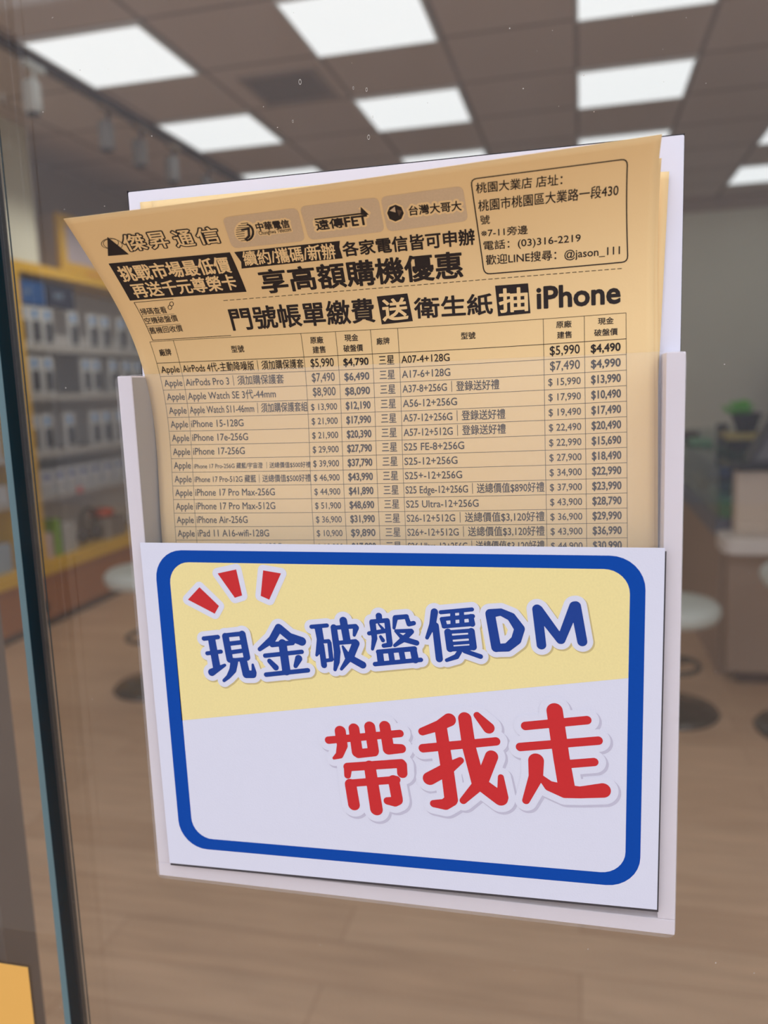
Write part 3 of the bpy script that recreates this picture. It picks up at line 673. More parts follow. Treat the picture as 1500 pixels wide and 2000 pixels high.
# ------------------------------------------------------------------ shelf wall on the left
def unit(y0, y1, label, heads):
    t = thing('display_unit', label, 'display unit', (XL, y0, .33), 'yellow framed wall shelves')
    z0, z1, w = .335, 2.222, .06
    f = MB()
    for a, b in (((y0, z0), (y1, z0 + .075)), ((y0, z1 - w), (y1, z1)), ((y0, z0 + .075), (y0 + w, z1 - w)), ((y1 - w, z0 + .075), (y1, z1 - w))):
        f.box((XL - .34, a[0], a[1]), (XL + .015, b[0], b[1]))
    f.build('yellow_frame', yellow, t)
    MB().box((XL - .36, y0, z0), (XL - .34, y1, z1)).build('back_panel', backm, t)
    for z in (1.715, 1.415, 1.06, .795):
        s = MB().box((XL - .34, y0 + w, z), (XL - .03, y1 - w, z + .022)).build('shelf', shelfm, t)
        MB().box((XL - .03, y0 + w, z - .012), (XL - .024, y1 - w, z + .03)).build('price_rail', mat('pale_rail', (175, 172, 168), .4), s)
    for a, b, M, txt in heads:
        h = MB().box((XL - .06, a, 1.985), (XL - .03, b, 2.135)).build('header_sign', M, t)
        h['label'] = txt
        f = MB()
        n = int((b - a) / .05)
        for i in range(2, n - 2): f.box((XL - .03, a + i * .05, 2.045), (XL - .0288, a + i * .05 + .032, 2.075))
        f.build('faded_lettering', mat('faded_white', (130, 150, 175), .6), h)
    return t
blue = mat('header_blue', (26, 84, 150), .5); navy = mat('header_navy', (20, 24, 52), .5)
unit(4.215, 6.9, 'yellow framed shelf unit seen left of the flyer, blue and navy headers', ((4.29, 4.56, blue, 'blue header sign'), (4.565, 4.87, navy, 'navy header sign')))
unit(2.2, 4.195, 'nearer yellow framed shelf unit seen through the left glass pane', ((2.3, 3.2, blue, 'blue header sign'),))
cb = thing('base_cabinet', 'brown wooden base cabinet under the yellow shelf units', 'cabinet', (XL, 4.5, 0))
MB().box((-3.6, 2.0, .06), (XL, 8.2, .333)).build('cabinet_body', brown, cb)
MB().box((-3.6, 2.0, 0), (XL - .03, 8.2, .06)).build('plinth', mat('dark_plinth', (70, 46, 32), .6), cb)
# light box above the shelves
lb = thing('picture_board', 'yellow framed picture board above the shelf unit, behind the flyer corner', 'picture board', (XL, 4.8, 2.25))
f = MB()
for a, b in (((4.76, 2.235), (6.9, 2.29)), ((4.76, 2.53), (6.9, 2.585)), ((4.76, 2.29), (4.83, 2.53)), ((6.83, 2.29), (6.9, 2.53))): f.box((XL - .05, a[0], a[1]), (XL - .02, b[0], b[1]))
f.build('yellow_frame', yellow, lb)
MB().box((XL - .048, 4.83, 2.29), (XL - .035, 6.83, 2.53)).build('picture', mat('pale_picture', (190, 178, 186), .5, noise=(3, .2)), lb)
MB().box((XL - .4, 4.78, 2.223), (XL - .05, 6.88, 2.585)).build('casing', wall2, lb)
bb = MB().box((XL - .02, 5.0, 2.2225), (XL + .02, 6.88, 2.235)).build('orange_strip', mat('orange_strip', (214, 130, 40), .5)); tag(bb, 'orange strip on the top edge of the shelf unit by the flyer', 'strip')
# hanging packs
packm = mat('white_card_pack', (206, 208, 210), .5); dotm = mat('blue_dot', (40, 130, 200), .5); casem = mat('dark_case', (30, 30, 40), .35)
pk = None
def pack(y, z, label, group):
    global pk
    if pk is None:
        pk = thing('phone_accessory_pack', label, 'accessory pack', (0, 0, 0), group)
        MB().box((-.006, -.057, 0), (.006, .057, .235)).build('card', packm, pk, bevel=.002)
        n = 20; f = MB().prism([(.024 * math.cos(6.283 * k / n), .195 + .024 * math.sin(6.283 * k / n)) for k in range(n)], 'x', .006, .009)
        f.build('blue_dot', dotm, pk)
        MB().prism(rrect(-.026, .028, .026, .152, .008), 'x', .006, .02).build('dark_case', casem, pk)
        pk.location = (XL - .037, y, z)
        return pk
    r = dup(pk, (XL - .037, y, z), label); r['group'] = group; return r
ys1 = (4.27 + .06, 4.45, 4.57, 4.84, 5.06, 5.21, 5.42, 5.6, 5.75)
ys2 = (4.40, 4.53, 4.94, 5.06, 5.27, 5.45, 5.6)
ys3 = (4.33, 4.47, 4.70, 4.99, 5.13, 5.3)
for z, ys, nm in ((1.737, ys1, 'top'), (1.437, ys2, 'second'), (1.082, ys3, 'third')):
    for i, y in enumerate(ys):
        pack(y, z, 'white pack with blue dot, %s from the near end of the %s shelf' % (ORD[i], nm), 'packs on the %s shelf' % nm)
# fourth shelf: small boxes with blue print
sbm = mat('small_white_box', (196, 198, 202), .5); bpm = mat('blue_print', (50, 74, 150), .5)
sb = None
for i, y in enumerate((4.30, 4.42, 4.55, 4.68, 4.81, 4.95, 5.1, 5.25)):
    lab = 'small white box with blue print, %s along the fourth shelf' % ORD[i]
    if sb is None:
        sb = thing('small_box', lab, 'box', (0, 0, 0), 'small boxes on the fourth shelf')
        MB().box((-.04, -.05, 0), (.04, .05, .15)).build('carton', sbm, sb, bevel=.003)
        MB().box((.0402, -.028, .095), (.0412, .024, .128)).build('blue_print', bpm, sb)
        MB().box((.0402, -.035, .03), (.0412, .03, .05)).build('grey_print', shelfm, sb)
        sb.location = (XL - .075, y, .8175)
    else: dup(sb, (XL - .075, y, .8175), lab)
rt = MB().box((XL - .022, 4.70, .79), (XL - .014, 4.75, .83)).build('red_price_tag', mat('red_tag', (214, 96, 80), .5)); tag(rt, 'small red price tag on the edge of the fourth shelf', 'price tag')
# bottom shelf goods
zb = .4105
for i, (y, w, h, M, lab) in enumerate(((4.37, .075, .16, mat('pale_pink_box', (200, 180, 176), .5), 'pale box at the near end of the bottom shelf'),
                                        (4.50, .022, .24, mat('lime_green_box', (130, 180, 40), .5), 'lime green slim box on the bottom shelf'),
                                        (4.62, .07, .20, mat('pale_grey_box', (176, 178, 180), .5), 'pale grey box beside the lime green box'),
                                        (5.2, .1, .15, mat('grey_brown_box', (120, 112, 108), .5), 'grey brown box at the far end of the bottom shelf'))):
    o = MB().box((XL - .2, y - w, zb), (XL - .05, y + w, zb + h)).build('goods_box', M, bevel=.004); tag(o, lab, 'box', 'boxes on the bottom shelf')
hp = thing('headphones', 'black over ear headphones standing on the bottom shelf', 'headphones', (XL - .1, 4.85, zb))
pts = [(XL - .06, 4.85 + .085 * math.cos(a), zb + .17 + .085 * math.sin(a)) for a in [math.radians(d) for d in range(-20, 201, 20)]]
MB().tube(pts, .013).build('headband', casem, hp, smooth=True)
for s in (-1, 1):
    MB().tube([(XL - .085, 4.85 + s * .083, zb + .075), (XL - .07, 4.85 + s * .083, zb + .075), (XL - .05, 4.85 + s * .083, zb + .075), (XL - .035, 4.85 + s * .083, zb + .075)], [.04, .05, .05, .04], 16).build('ear_cup', casem, hp)
    MB().tube([(XL - .06, 4.85 + s * .084, zb + .145), (XL - .06, 4.85 + s * .084, zb + .11)], .01).build('yoke', casem, hp)
rb = MB().lathe([(.001, 0), (.05, 0), (.085, .02), (.09, .035), (.06, .06), (.001, .065)], (XL - .12, 5.1, zb + .155)).build('orange_red_case', mat('orange_red', (190, 66, 30), .5), smooth=True)
tag(rb, 'orange red oval case on top of the grey stand on bottom shelf', 'case')
st = MB().box((XL - .2, 5.04, zb), (XL - .05, 5.09, zb + .155)).build('grey_stand', shelfm); tag(st, 'grey stand under the orange red case', 'stand')
# goods on the nearer unit
for i, (y, z, w, h, M, lab) in enumerate(((3.98, 1.082, .07, .2, packm, 'white box on the third shelf of the nearer unit'), (3.85, .8175, .06, .14, mat('amber_box', (196, 140, 40), .5), 'amber yellow box on the nearer unit'),
                                           (4.03, .8175, .05, .1, sbm, 'small pale box beside the amber box'), (3.75, zb, .1, .2, packm, 'white box on the bottom shelf of the nearer unit'), (3.98, zb, .07, .17, mat('pale_blue_box', (150, 170, 190), .5), 'pale blue box at the far end of the nearer bottom shelf'))):
    o = MB().box((XL - .2, y - w, z), (XL - .05, y + w, z + h)).build('goods_box', M, bevel=.004); tag(o, lab, 'box', 'goods on the nearer unit')
MB().prism([(4.21 + .045 * math.cos(6.283 * k / 24), .143 + .045 * math.sin(6.283 * k / 24)) for k in range(24)], 'x', XL, XL + .012).build('black_grommet', black, cb)
# ------------------------------------------------------------------ stools
def stool(x, y, hseat, label, seatM):
    t = thing('bar_stool', label, 'stool', (x, y, 0), 'white stools on chrome bases')
    MB().lathe([(.001, 0), (.2, 0), (.205, .008), (.19, .022), (.12, .04), (.05, .06), (.034, .09), (.001, .09)], (x, y, 0), 48).build('base', darkmetal, t, smooth=True)
    MB().lathe([(.001, .0), (.03, 0), (.03, hseat * .45), (.022, hseat * .46), (.022, hseat - .06), (.06, hseat - .05), (.001, hseat - .05)], (x, y, .05), 24).build('column', chrome, t)
    MB().tube([(x + .12 * math.cos(a), y + .12 * math.sin(a), hseat * .46) for a in [6.2832 * k / 36 for k in range(37)]], .011, 8).build('foot_ring', darkmetal, t, smooth=True)
    f = MB()
    for a in (.6, 2.7, 4.8): f.tube([(x + .025 * math.cos(a), y + .025 * math.sin(a), hseat * .46), (x + .12 * math.cos(a), y + .12 * math.sin(a), hseat * .46)], .008, 8)
    f.build('ring_spokes', darkmetal, t)
    MB().lathe([(.001, 0), (.15, 0), (.185, .012), (.2, .04), (.198, .065), (.18, .082), (.1, .09), (.001, .09)], (x, y, hseat - .05), 48).build('seat', seatM, t, smooth=True)
seatw = mat('white_stool_seat', (206, 214, 208), .45)
stool(.36, 3.46, .45, 'white round stool right of the sign, before the counter', seatw)
stool(.88, 3.34, .63, 'white round stool at the right edge in front of the counter', seatw)
stool(-2.02, 3.42, .56, 'white round stool left of the sign, partly hidden by holder', seatw)
# ------------------------------------------------------------------ service counter and showcase on the right
ct = thing('service_counter', 'beige service counter with raised block and black top on the right', 'counter', (1.2, 3.9, 0))
cfm = mat('brown_beige_shaded', (160, 134, 116), .5, noise=(6, .03))  # beige darkened in colour for the shade under the worktop
MB().box((.645, 3.82, .06), (2.6, 3.95, .635)).build('counter_body', cfm, ct, bevel=.01)
MB().box((.70, 3.86, 0), (2.6, 3.95, .06)).build('kick_plinth', mat('dark_red_kick', (60, 30, 26), .6), ct)
MB().prism(rrect(.6, 3.68, 2.7, 3.955, .07), 'z', .635, .70).build('white_worktop', mat('white_worktop', (224, 216, 210), .35), ct, bevel=.006)
MB().box((.672, 3.84, .70), (2.6, 3.95, .985)).build('raised_block', mat('beige_block', (206, 188, 170), .5, noise=(5, .03)), ct, bevel=.008)
MB().box((.66, 3.80, .985), (2.62, 3.955, 1.012)).build('black_top', black, ct, bevel=.004)
sc = thing('glass_showcase', 'long glass showcase counter running back behind the service counter', 'showcase', (.9, 6, 0))
MB().box((.625, 3.96, 0), (1.25, 7.0, .66)).build('showcase_base', cfm, sc)
MB().box((.61, 3.96, .66), (1.25, 7.0, .745)).build('grey_blue_rail', mat('grey_blue_rail', (74, 86, 112), .4), sc)
GC = glass('showcase_glass', (.82, .92, .88), 1.12)
MB().box((.615, 3.97, .745), (.622, 6.98, .985)).build('side_glass', GC, sc); MB().box((.61, 3.965, .985), (1.25, 7.0, .993)).build('top_glass', GC, sc)
MB().box((.64, 3.98, .86), (1.22, 6.95, .866)).build('glass_shelf', GC, sc); MB().box((1.235, 3.97, .745), (1.25, 7.0, .985)).build('back_board', backm, sc)
gm = [mat('green_goods', (60, 130, 90), .5), mat('deep_blue_goods', (30, 56, 110), .5), mat('grey_goods', (110, 112, 122), .5), mat('brown_goods', (136, 104, 78), .5), mat('teal_goods', (90, 140, 130), .5)]
gl = ['green', 'deep blue', 'grey', 'brown', 'teal']
for i in range(12):
    y = 4.1 + .24 * i; k = (i * 2) % 5; up = i % 2
    z = .866 if up else .745
    o = MB().box((.80 if up else .64 + .02 * (i % 3), y - .10, z), (.98 if up else .80 + .03 * (i % 3), y + .10, z + .065 + .015 * (i % 3))).build('phone_box', gm[k], bevel=.004)
    tag(o, '%s box %s, %s from the near end in the glass showcase' % (gl[k], 'on the glass shelf' if up else 'on the floor', ORD[i]), 'box', 'boxes inside the showcase')
o = MB().box((.80, 4.78, .9935), (1.0, 5.02, 1.05)).build('black_box', black, bevel=.006); tag(o, 'black box under the plant on the showcase', 'box')
o = MB().box((.78, 4.77, 1.0505), (1.02, 5.03, 1.088)).build('yellow_tray', mat('olive_yellow_tray', (176, 156, 84), .6), bevel=.004); tag(o, 'olive yellow tray between the black box and the plant pot', 'tray')
o = MB().box((.66, 4.6, .8665), (.78, 5.5, .94)).build('long_box', gm[1], bevel=.004); tag(o, 'long deep blue box on the glass shelf behind the side glass', 'box')
o = MB().box((.66, 5.25, .9935), (.78, 5.5, 1.02)).build('green_mat', mat('pale_green_mat', (120, 170, 130), .6), bevel=.002); tag(o, 'pale green mat on the showcase top near the holder edge', 'mat')
pt = thing('potted_plant', 'small green plant in a black pot on the right', 'potted plant', (.89, 4.86, 1.0885))
MB().lathe([(.001, 0), (.05, 0), (.076, .09), (.082, .092), (.082, .106), (.072, .106), (.068, .09), (.001, .09)], (.89, 4.86, 1.0885)).build('pot', black, pt)
lf = MB(); rg = random.Random(3)
for i in range(150):
    a = rg.uniform(0, 6.283); e = rg.uniform(.25, 1.35); L_ = rg.uniform(.05, .105); w = rg.uniform(.010, .018)
    bx, by, bz = .862 + rg.uniform(-.04, .02), 4.86 + rg.uniform(-.04, .04), 1.182
    d = Vector((math.cos(a) * math.cos(e), math.sin(a) * math.cos(e), math.sin(e))); s = d.cross(Vector((0, 0, 1))).normalized()
    p0 = Vector((bx, by, bz)); up = s.cross(d)
    lf.add([p0, p0 + d * L_ * .5 + s * w + up * .006, p0 + d * L_, p0 + d * L_ * .5 - s * w + up * .006, p0 + d * L_ * .5 - up * .002], [(0, 1, 4), (1, 2, 4), (2, 3, 4), (3, 0, 4)])
lf.build('foliage', mat('bright_leaf', (110, 205, 50), .5), pt, fix=False)
bt = thing('dark_canister', 'short dark canister standing on the showcase left of the plant', 'canister', (.82, 5.2, .9935))
MB().lathe([(.001, 0), (.03, 0), (.032, .006), (.032, .105), (.001, .105)], (.82, 5.2, .9935)).build('canister_body', mat('dark_canister', (44, 46, 50), .3), bt)
MB().lathe([(.001, 0), (.034, 0), (.034, .02), (.001, .022)], (.82, 5.2, 1.0985)).build('lid', black, bt)
o = MB().lathe([(.001, 0), (.06, 0), (.07, .02), (.06, .05), (.001, .055)], (.70, 5.75, .9935)).build('brown_bowl', mat('dark_brown_bowl', (70, 44, 36), .5), smooth=True); tag(o, 'small dark brown bowl on the showcase next to the holder edge', 'bowl')
mo = thing('sales_terminal', 'tilted grey sales terminal on the black counter top at the right edge', 'terminal', (.9, 3.88, 1.012))
MB().prism([(.735, 1.03), (.845, 1.235), (.90, 1.225), (1.05, 1.03)], 'y', 3.82, 3.94).build('housing', mat('grey_terminal', (104, 104, 110), .5), mo, bevel=.006)
MB().prism([(.715, 1.035), (.83, 1.25), (.842, 1.243), (.728, 1.03)], 'y', 3.81, 3.95).build('screen', casem, mo, bevel=.002)
MB().box((.72, 3.815, 1.0125), (1.06, 3.945, 1.03)).build('terminal_foot', casem, mo, bevel=.003)
wd = thing('tall_cabinet', 'dark reddish brown tall cabinet at the back by the right edge', 'cabinet', (2.2, 7.9, 0))
MB().box((1.78, 7.6, 0), (2.7, 8.2, 1.55)).build('cabinet_body', mat('dark_red_brown', (92, 64, 54), .5, noise=(2, .1)), wd, bevel=.006)
for s in (0, 1): 
    d = MB().box((1.79 + .455 * s, 7.582, .05), (2.235 + .455 * s, 7.6, 1.53)).build('door', MATS['dark_red_brown'], wd, bevel=.003)
    MB().box((2.2 + .06 * s, 7.565, .8), (2.215 + .06 * s, 7.582, .95)).build('handle', chrome, d)
# ------------------------------------------------------------------ door post and yellow leaflet at lower left
po = thing('door_post', 'shiny metal post behind the left glass pane, above the yellow leaflet', 'door post', (-.38, .42, 0))
MB().box((-.42, .40, 0.001), (-.3715, .44, C0 - .001)).build('post_body', mat('brushed_steel', (150, 146, 144), .25, metal=1.0), po, bevel=.003)
MB().box((-.3712, .405, 0.001), (-.3645, .435, C0 - .001)).build('grey_trim', mat('grey_rubber_trim', (122, 110, 104), .6), po)
MB().box((-.378, .397, 0.001), (-.376, .3998, C0 - .001)).build('highlight_strip', chrome, po)  # chrome strip put in as a highlight line down the post
# ------------------------------------------------------------------ sign holder
acr = glass('clear_acrylic', (.99, .99, .99), 1.18, film=.065, filmcol=(.92, .9, .9))  # film is haze put into the panel colour, lightening the paper behind
wall_m = mat('frosted_acrylic_side', (250, 244, 250), .35, noise=(60, .03))
_nt = wall_m.node_tree; _p = _nt.nodes['Principled BSDF']; _o = _nt.nodes['Material Output']     # frosted: part of the light passes through
_t = _nt.nodes.new('ShaderNodeBsdfTranslucent'); _t.inputs[0].default_value = (.95, .92, .95, 1); _tp = _nt.nodes.new('ShaderNodeBsdfTransparent')
_m1 = _nt.nodes.new('ShaderNodeMixShader'); _m1.inputs[0].default_value = .18; _m2 = _nt.nodes.new('ShaderNodeMixShader'); _m2.inputs[0].default_value = .06
_nt.links.new(_p.outputs[0], _m1.inputs[1]); _nt.links.new(_t.outputs[0], _m1.inputs[2]); _nt.links.new(_m1.outputs[0], _m2.inputs[1]); _nt.links.new(_tp.outputs[0], _m2.inputs[2]); _nt.links.new(_m2.outputs[0], _o.inputs[0])
inner_m = mat('grey_inner_reflection', (160, 156, 150), .3)  # grey put in for the reflection along the strip's inner side
hx0, hx1, hz0, hz1 = -.1904, .0363, HC - .2195, HC + .0095
ho = thing('leaflet_holder', 'clear acrylic leaflet holder with white back board stuck on the shop glass', 'leaflet holder', (-.08, .333, hz0))
MB().prism(rrect(-.1899, hz0 + .003, .0366, HC + .0877, .0006), 'y', .3312, .3347).build('back_board', mat('white_back_board', (238, 238, 250), .5), ho)
e = MB()
for a, b in (((-.1905, HC + .0875), (.03675, HC + .0881)), ((-.1905, hz0), (-.1899, HC + .0883)), ((.0366, hz0), (.03675, HC + .0883))): e.box((a[0], .3313, a[1]), (b[0], .3346, b[1]))
e.build('dark_board_edge', mat('dark_board_edge', (40, 38, 44), .5), ho)
MB().prism(rrect(hx0, hz0, hx1, hz1, .003), 'y', .3092, .3110).build('front_panel', acr, ho)
sw = .0066
for nm, a, b in (('left', hx0, hx0 + sw), ('right', hx1 - sw, hx1)):
    o = MB().box((a, .3111, hz0 + sw), (b, .3311, hz1 - .0003)).build('side_strip', wall_m, ho, bevel=.0004)
    xi = b + .00005
    if nm == 'left': MB().box((xi, .3115, hz0 + sw), (xi + .0001, .331, hz1 - .001)).build('inner_face', inner_m, o)
MB().box((hx0, .3111, hz0), (hx1, .3311, hz0 + sw - .0001)).build('bottom_strip', wall_m, ho, bevel=.0004)
# ------------------------------------------------------------------ paper surfaces
def surf(P, u, v, Y0=.3225):
    th, s0, k1, k2, x0, z0, rho, al, k3, e1, e2, k4, k5, k6 = P
    u = np.asarray(u, float); v = np.asarray(v, float)
    s = -u * np.sin(th) + v * np.cos(th); a = u * np.cos(th) + v * np.sin(th)
    s = s + e1 * (u - 105) * (v - 150) / 150 + e2 * ((u - 105) / 105) ** 2 * np.maximum(v - 120, 0) / 10
    T = np.linspace(-60, 330, 400)
    kap = np.interp(T - s0, [0, 20, 45, 70, 95, 125], [k1, k2, k3, k4, k5, k6]) * 1e-3; kap[T < s0] = 0
    ds = T[1] - T[0]; phi = np.concatenate([[0], np.cumsum((kap[1:] + kap[:-1]) / 2 * ds)])
    c = np.cos(phi); sn = np.sin(phi)
    Pp = T[0] + np.concatenate([[0], np.cumsum((c[1:] + c[:-1]) / 2 * ds)]); Qq = np.concatenate([[0], np.cumsum((sn[1:] + sn[:-1]) / 2 * ds)])
    p_ = np.interp(s, T, Pp); q = np.interp(s, T, Qq)
    Uu = a * np.cos(th) - p_ * np.sin(th); Ww = a * np.sin(th) + p_ * np.cos(th)
    Wp = 60 + (Ww - 60) * np.cos(al) - q * np.sin(al); q2 = (Ww - 60) * np.sin(al) + q * np.cos(al)
    X = x0 + Uu * np.cos(rho) - Wp * np.sin(rho); Z = z0 + Uu * np.sin(rho) + Wp * np.cos(rho)
    return np.stack([X / 1000, Y0 - q2 / 1000, Z / 1000 + HC], -1)
def nrm(P, u, v, Y0):
    a = surf(P, u + .5, v, Y0) - surf(P, u - .5, v, Y0); b = surf(P, u, v + .5, Y0) - surf(P, u, v - .5, Y0)
    n = np.cross(a, b); return n / np.linalg.norm(n, axis=-1, keepdims=True)
def on_sheet(P, uv, off, Y0=.3225):
    uv = np.asarray(uv, float); return surf(P, uv[:, 0], uv[:, 1], Y0) + nrm(P, uv[:, 0], uv[:, 1], Y0) * (off / 1000)
def sheet(name, P, Y0, M, parent, vmin=20, t=.11):
    us = np.linspace(0, 210, 71); vs = np.linspace(vmin, 297, 94); U, V = np.meshgrid(us, vs); uv = np.stack([U.ravel(), V.ravel()], 1)
    A = on_sheet(P, uv, 0, Y0); B = on_sheet(P, uv, -t, Y0); n, m_ = 71, 94; N = n * m_; f = []
    for j in range(m_ - 1):
        for i in range(n - 1):
            a = j * n + i; f += [(a, a + 1, a + n + 1, a + n), (N + a, N + a + n, N + a + n + 1, N + a + 1)]
    bd = [i for i in range(n)] + [j * n + n - 1 for j in range(1, m_)] + [(m_ - 1) * n + i for i in range(n - 2, -1, -1)] + [j * n for j in range(m_ - 2, 0, -1)]
    for k in range(len(bd)): a, b = bd[k], bd[(k + 1) % len(bd)]; f.append((a, N + a, N + b, b))
    o = MB().add(list(A) + list(B), f).build(name, M, parent, fix=False, smooth=True)
    return o
paper = mat('yellow_paper', (247, 214, 157), .75, spec=.2, bump=(900, .05))
ink = mat('black_ink', (38, 28, 26), .5, spec=.35)
badge = mat('grey_print', (218, 192, 156), .7, spec=.2, noise=(1500, .08))
fl = thing('flyer', 'front yellow price list flyer curling out of the holder at upper left', 'flyer', (-.08, .3225, HC - .19), 'yellow flyers in the holder')
PAR = {}
def text_mesh(body, off=0.0):
    c = bpy.data.curves.new('txt', 'FONT'); c.body = body; c.resolution_u = 3; c.offset = off
    o = bpy.data.objects.new('txt', c); COL.objects.link(o)
    dg = bpy.context.evaluated_depsgraph_get(); dg.update()
    me = bpy.data.meshes.new_from_object(o.evaluated_get(dg))
    v = np.array([(q.co.x, q.co.y) for q in me.vertices]); f = [tuple(p.vertices) for p in me.polygons]
    bpy.data.objects.remove(o); bpy.data.curves.remove(c); bpy.data.meshes.remove(me)
    return v, f
def contour_fill(field, x0, y0, h):
    """marching squares: the area where field < 0 as flat polygons (full cells merged along each row)"""
    V = []; F_ = []; ny, nx = field.shape
    ins = field < 0
    full = ins[:-1, :-1] & ins[1:, :-1] & ins[:-1, 1:] & ins[1:, 1:]; anyc = ins[:-1, :-1] | ins[1:, :-1] | ins[:-1, 1:] | ins[1:, 1:]
    for j in range(ny - 1):
        i = 0
        while i < nx - 1:
            if full[j, i]:
                k = i
                while k < nx - 1 and full[j, k]: k += 1
                o = len(V); ya, yb = y0 + j * h, y0 + (j + 1) * h
                while i < k:
                    q = min(k, i + 12); o = len(V)
                    V += [(x0 + i * h, ya), (x0 + q * h, ya), (x0 + q * h, yb), (x0 + i * h, yb)]; F_.append((o, o + 1, o + 2, o + 3)); i = q
                continue
            if anyc[j, i]:
                c = [(i, j), (i + 1, j), (i + 1, j + 1), (i, j + 1)]; d = [field[y, x] for x, y in c]; P = []
                for k in range(4):
                    a, b = c[k], c[(k + 1) % 4]; da, db = d[k], d[(k + 1) % 4]
                    if da < 0: P.append((x0 + a[0] * h, y0 + a[1] * h))
                    if (da < 0) != (db < 0):
                        t = da / (da - db); P.append((x0 + (a[0] + (b[0] - a[0]) * t) * h, y0 + (a[1] + (b[1] - a[1]) * t) * h))
                if len(P) >= 3: o = len(V); V += P; F_.append(tuple(range(o, o + len(P))))
            i += 1
    return V, F_
def expand(v, f, r, h):
    """grow a flat shape by r with round corners, as one clean outline"""
    cnt = {}
    for p in f:
        for i in range(len(p)):
            k = tuple(sorted((p[i], p[(i + 1) % len(p)]))); cnt[k] = cnt.get(k, 0) + 1
    E = np.array([(v[a], v[b]) for (a, b), c in cnt.items() if c == 1]); A, B = E[:, 0], E[:, 1]
    lo, hi = v.min(0) - r - 2 * h, v.max(0) + r + 2 * h; V = []; F_ = []
    nx = int((hi[0] - lo[0]) / h) + 2; ny = int((hi[1] - lo[1]) / h) + 2
    X = lo[0] + np.arange(nx) * h; Y = lo[1] + np.arange(ny) * h; fld = np.full((ny, nx), 9.0)
    C = 40
    for i0 in range(0, nx, C):
        xs = X[i0:i0 + C]; near = (np.maximum(A[:, 0], B[:, 0]) > xs[0] - r - 4 * h) & (np.minimum(A[:, 0], B[:, 0]) < xs[-1] + r + 4 * h)
        if not near.any(): continue
        a, b = A[near], B[near]; g = np.stack(np.meshgrid(xs, Y), -1).reshape(-1, 1, 2); d = b - a; L2 = np.maximum((d ** 2).sum(1), 1e-12)
        t = np.clip(((g - a) * d).sum(-1) / L2, 0, 1); dist = np.sqrt((((a + t[..., None] * d) - g) ** 2).sum(-1)).min(1)
        gx, gy = g[:, 0, 0:1], g[:, 0, 1:2]
        up = (a[:, 1] > gy) != (b[:, 1] > gy); den = np.where(b[:, 1] == a[:, 1], 1, b[:, 1] - a[:, 1])
        # count crossings upwards in y so that only the edges near this strip matter
        cr = (a[:, 0] > gx) != (b[:, 0] > gx); dx = np.where(b[:, 0] == a[:, 0], 1e-9, b[:, 0] - a[:, 0]); yy = a[:, 1] + (gx - a[:, 0]) / dx * (b[:, 1] - a[:, 1])
        inside = ((cr & (yy > gy)).sum(1) % 2) == 1
        fld[:, i0:i0 + C] = (np.where(inside, -dist, dist) - r).reshape(ny, len(xs))
    return tuple(x if k else np.array(x) for k, x in enumerate(contour_fill(fld, lo[0], lo[1], h)))
def poly_uv(pts, step=4.0):
    b = bmesh.new(); b.faces.new([b.verts.new((x, y, 0)) for x, y in pts])
    if b.faces[:][0].normal.z < 0: pass
    xs = [q[0] for q in pts]; ys = [q[1] for q in pts]
    for ax, lo, hi in ((0, min(xs), max(xs)), (1, min(ys), max(ys))):
        t = math.ceil(lo / step) * step
        while t < hi:
            pc = (t, 0, 0) if ax == 0 else (0, t, 0); no = (1, 0, 0) if ax == 0 else (0, 1, 0)
            bmesh.ops.bisect_plane(b, geom=b.verts[:] + b.edges[:] + b.faces[:], plane_co=pc, plane_no=no, dist=1e-5); t += step
    b.verts.index_update(); v = [(q.co.x, q.co.y) for q in b.verts]; f = [tuple(x.index for x in p.verts) for p in b.faces]; b.free()
    return v, f
def line_uv(pts, w, closed=False, step=3.0):
    V = []; F_ = []; P = list(pts) + ([pts[0]] if closed else [])
    for (x0, y0), (x1, y1) in zip(P[:-1], P[1:]):
        L_ = math.hypot(x1 - x0, y1 - y0)
        if L_ < 1e-4: continue
        dx, dy = (x1 - x0) / L_, (y1 - y0) / L_; x0 -= dx * w / 2; y0 -= dy * w / 2; L2 = L_ + w; k = max(1, int(L2 / step)); o = len(V)
        for i in range(k + 1):
            t = L2 * i / k
            V += [(x0 + dx * t - dy * w / 2, y0 + dy * t + dx * w / 2), (x0 + dx * t + dy * w / 2, y0 + dy * t - dx * w / 2)]
        F_ += [(o + 2 * i, o + 2 * i + 1, o + 2 * i + 3, o + 2 * i + 2) for i in range(k)]
    return V, F_
LEV = {'carrier_badge': .07, 'halo': .11, 'lettering': .16, 'emblem_facet': .2, 'brand_name': .09, 'brand_name_fill': .14, 'banner': .07, 'banner_lettering': .13, 'prize_square': .07, 'prize_square_lettering': .13}
def base(nm): return nm[:-2] if nm[-2:] in ('_a', '_b', '_c') else nm
def put(part, v, f, matn):
    d = PAR.setdefault((part, matn), MB()); d.add(on_sheet(FP, v, LEV.get(base(part), .1)), f)
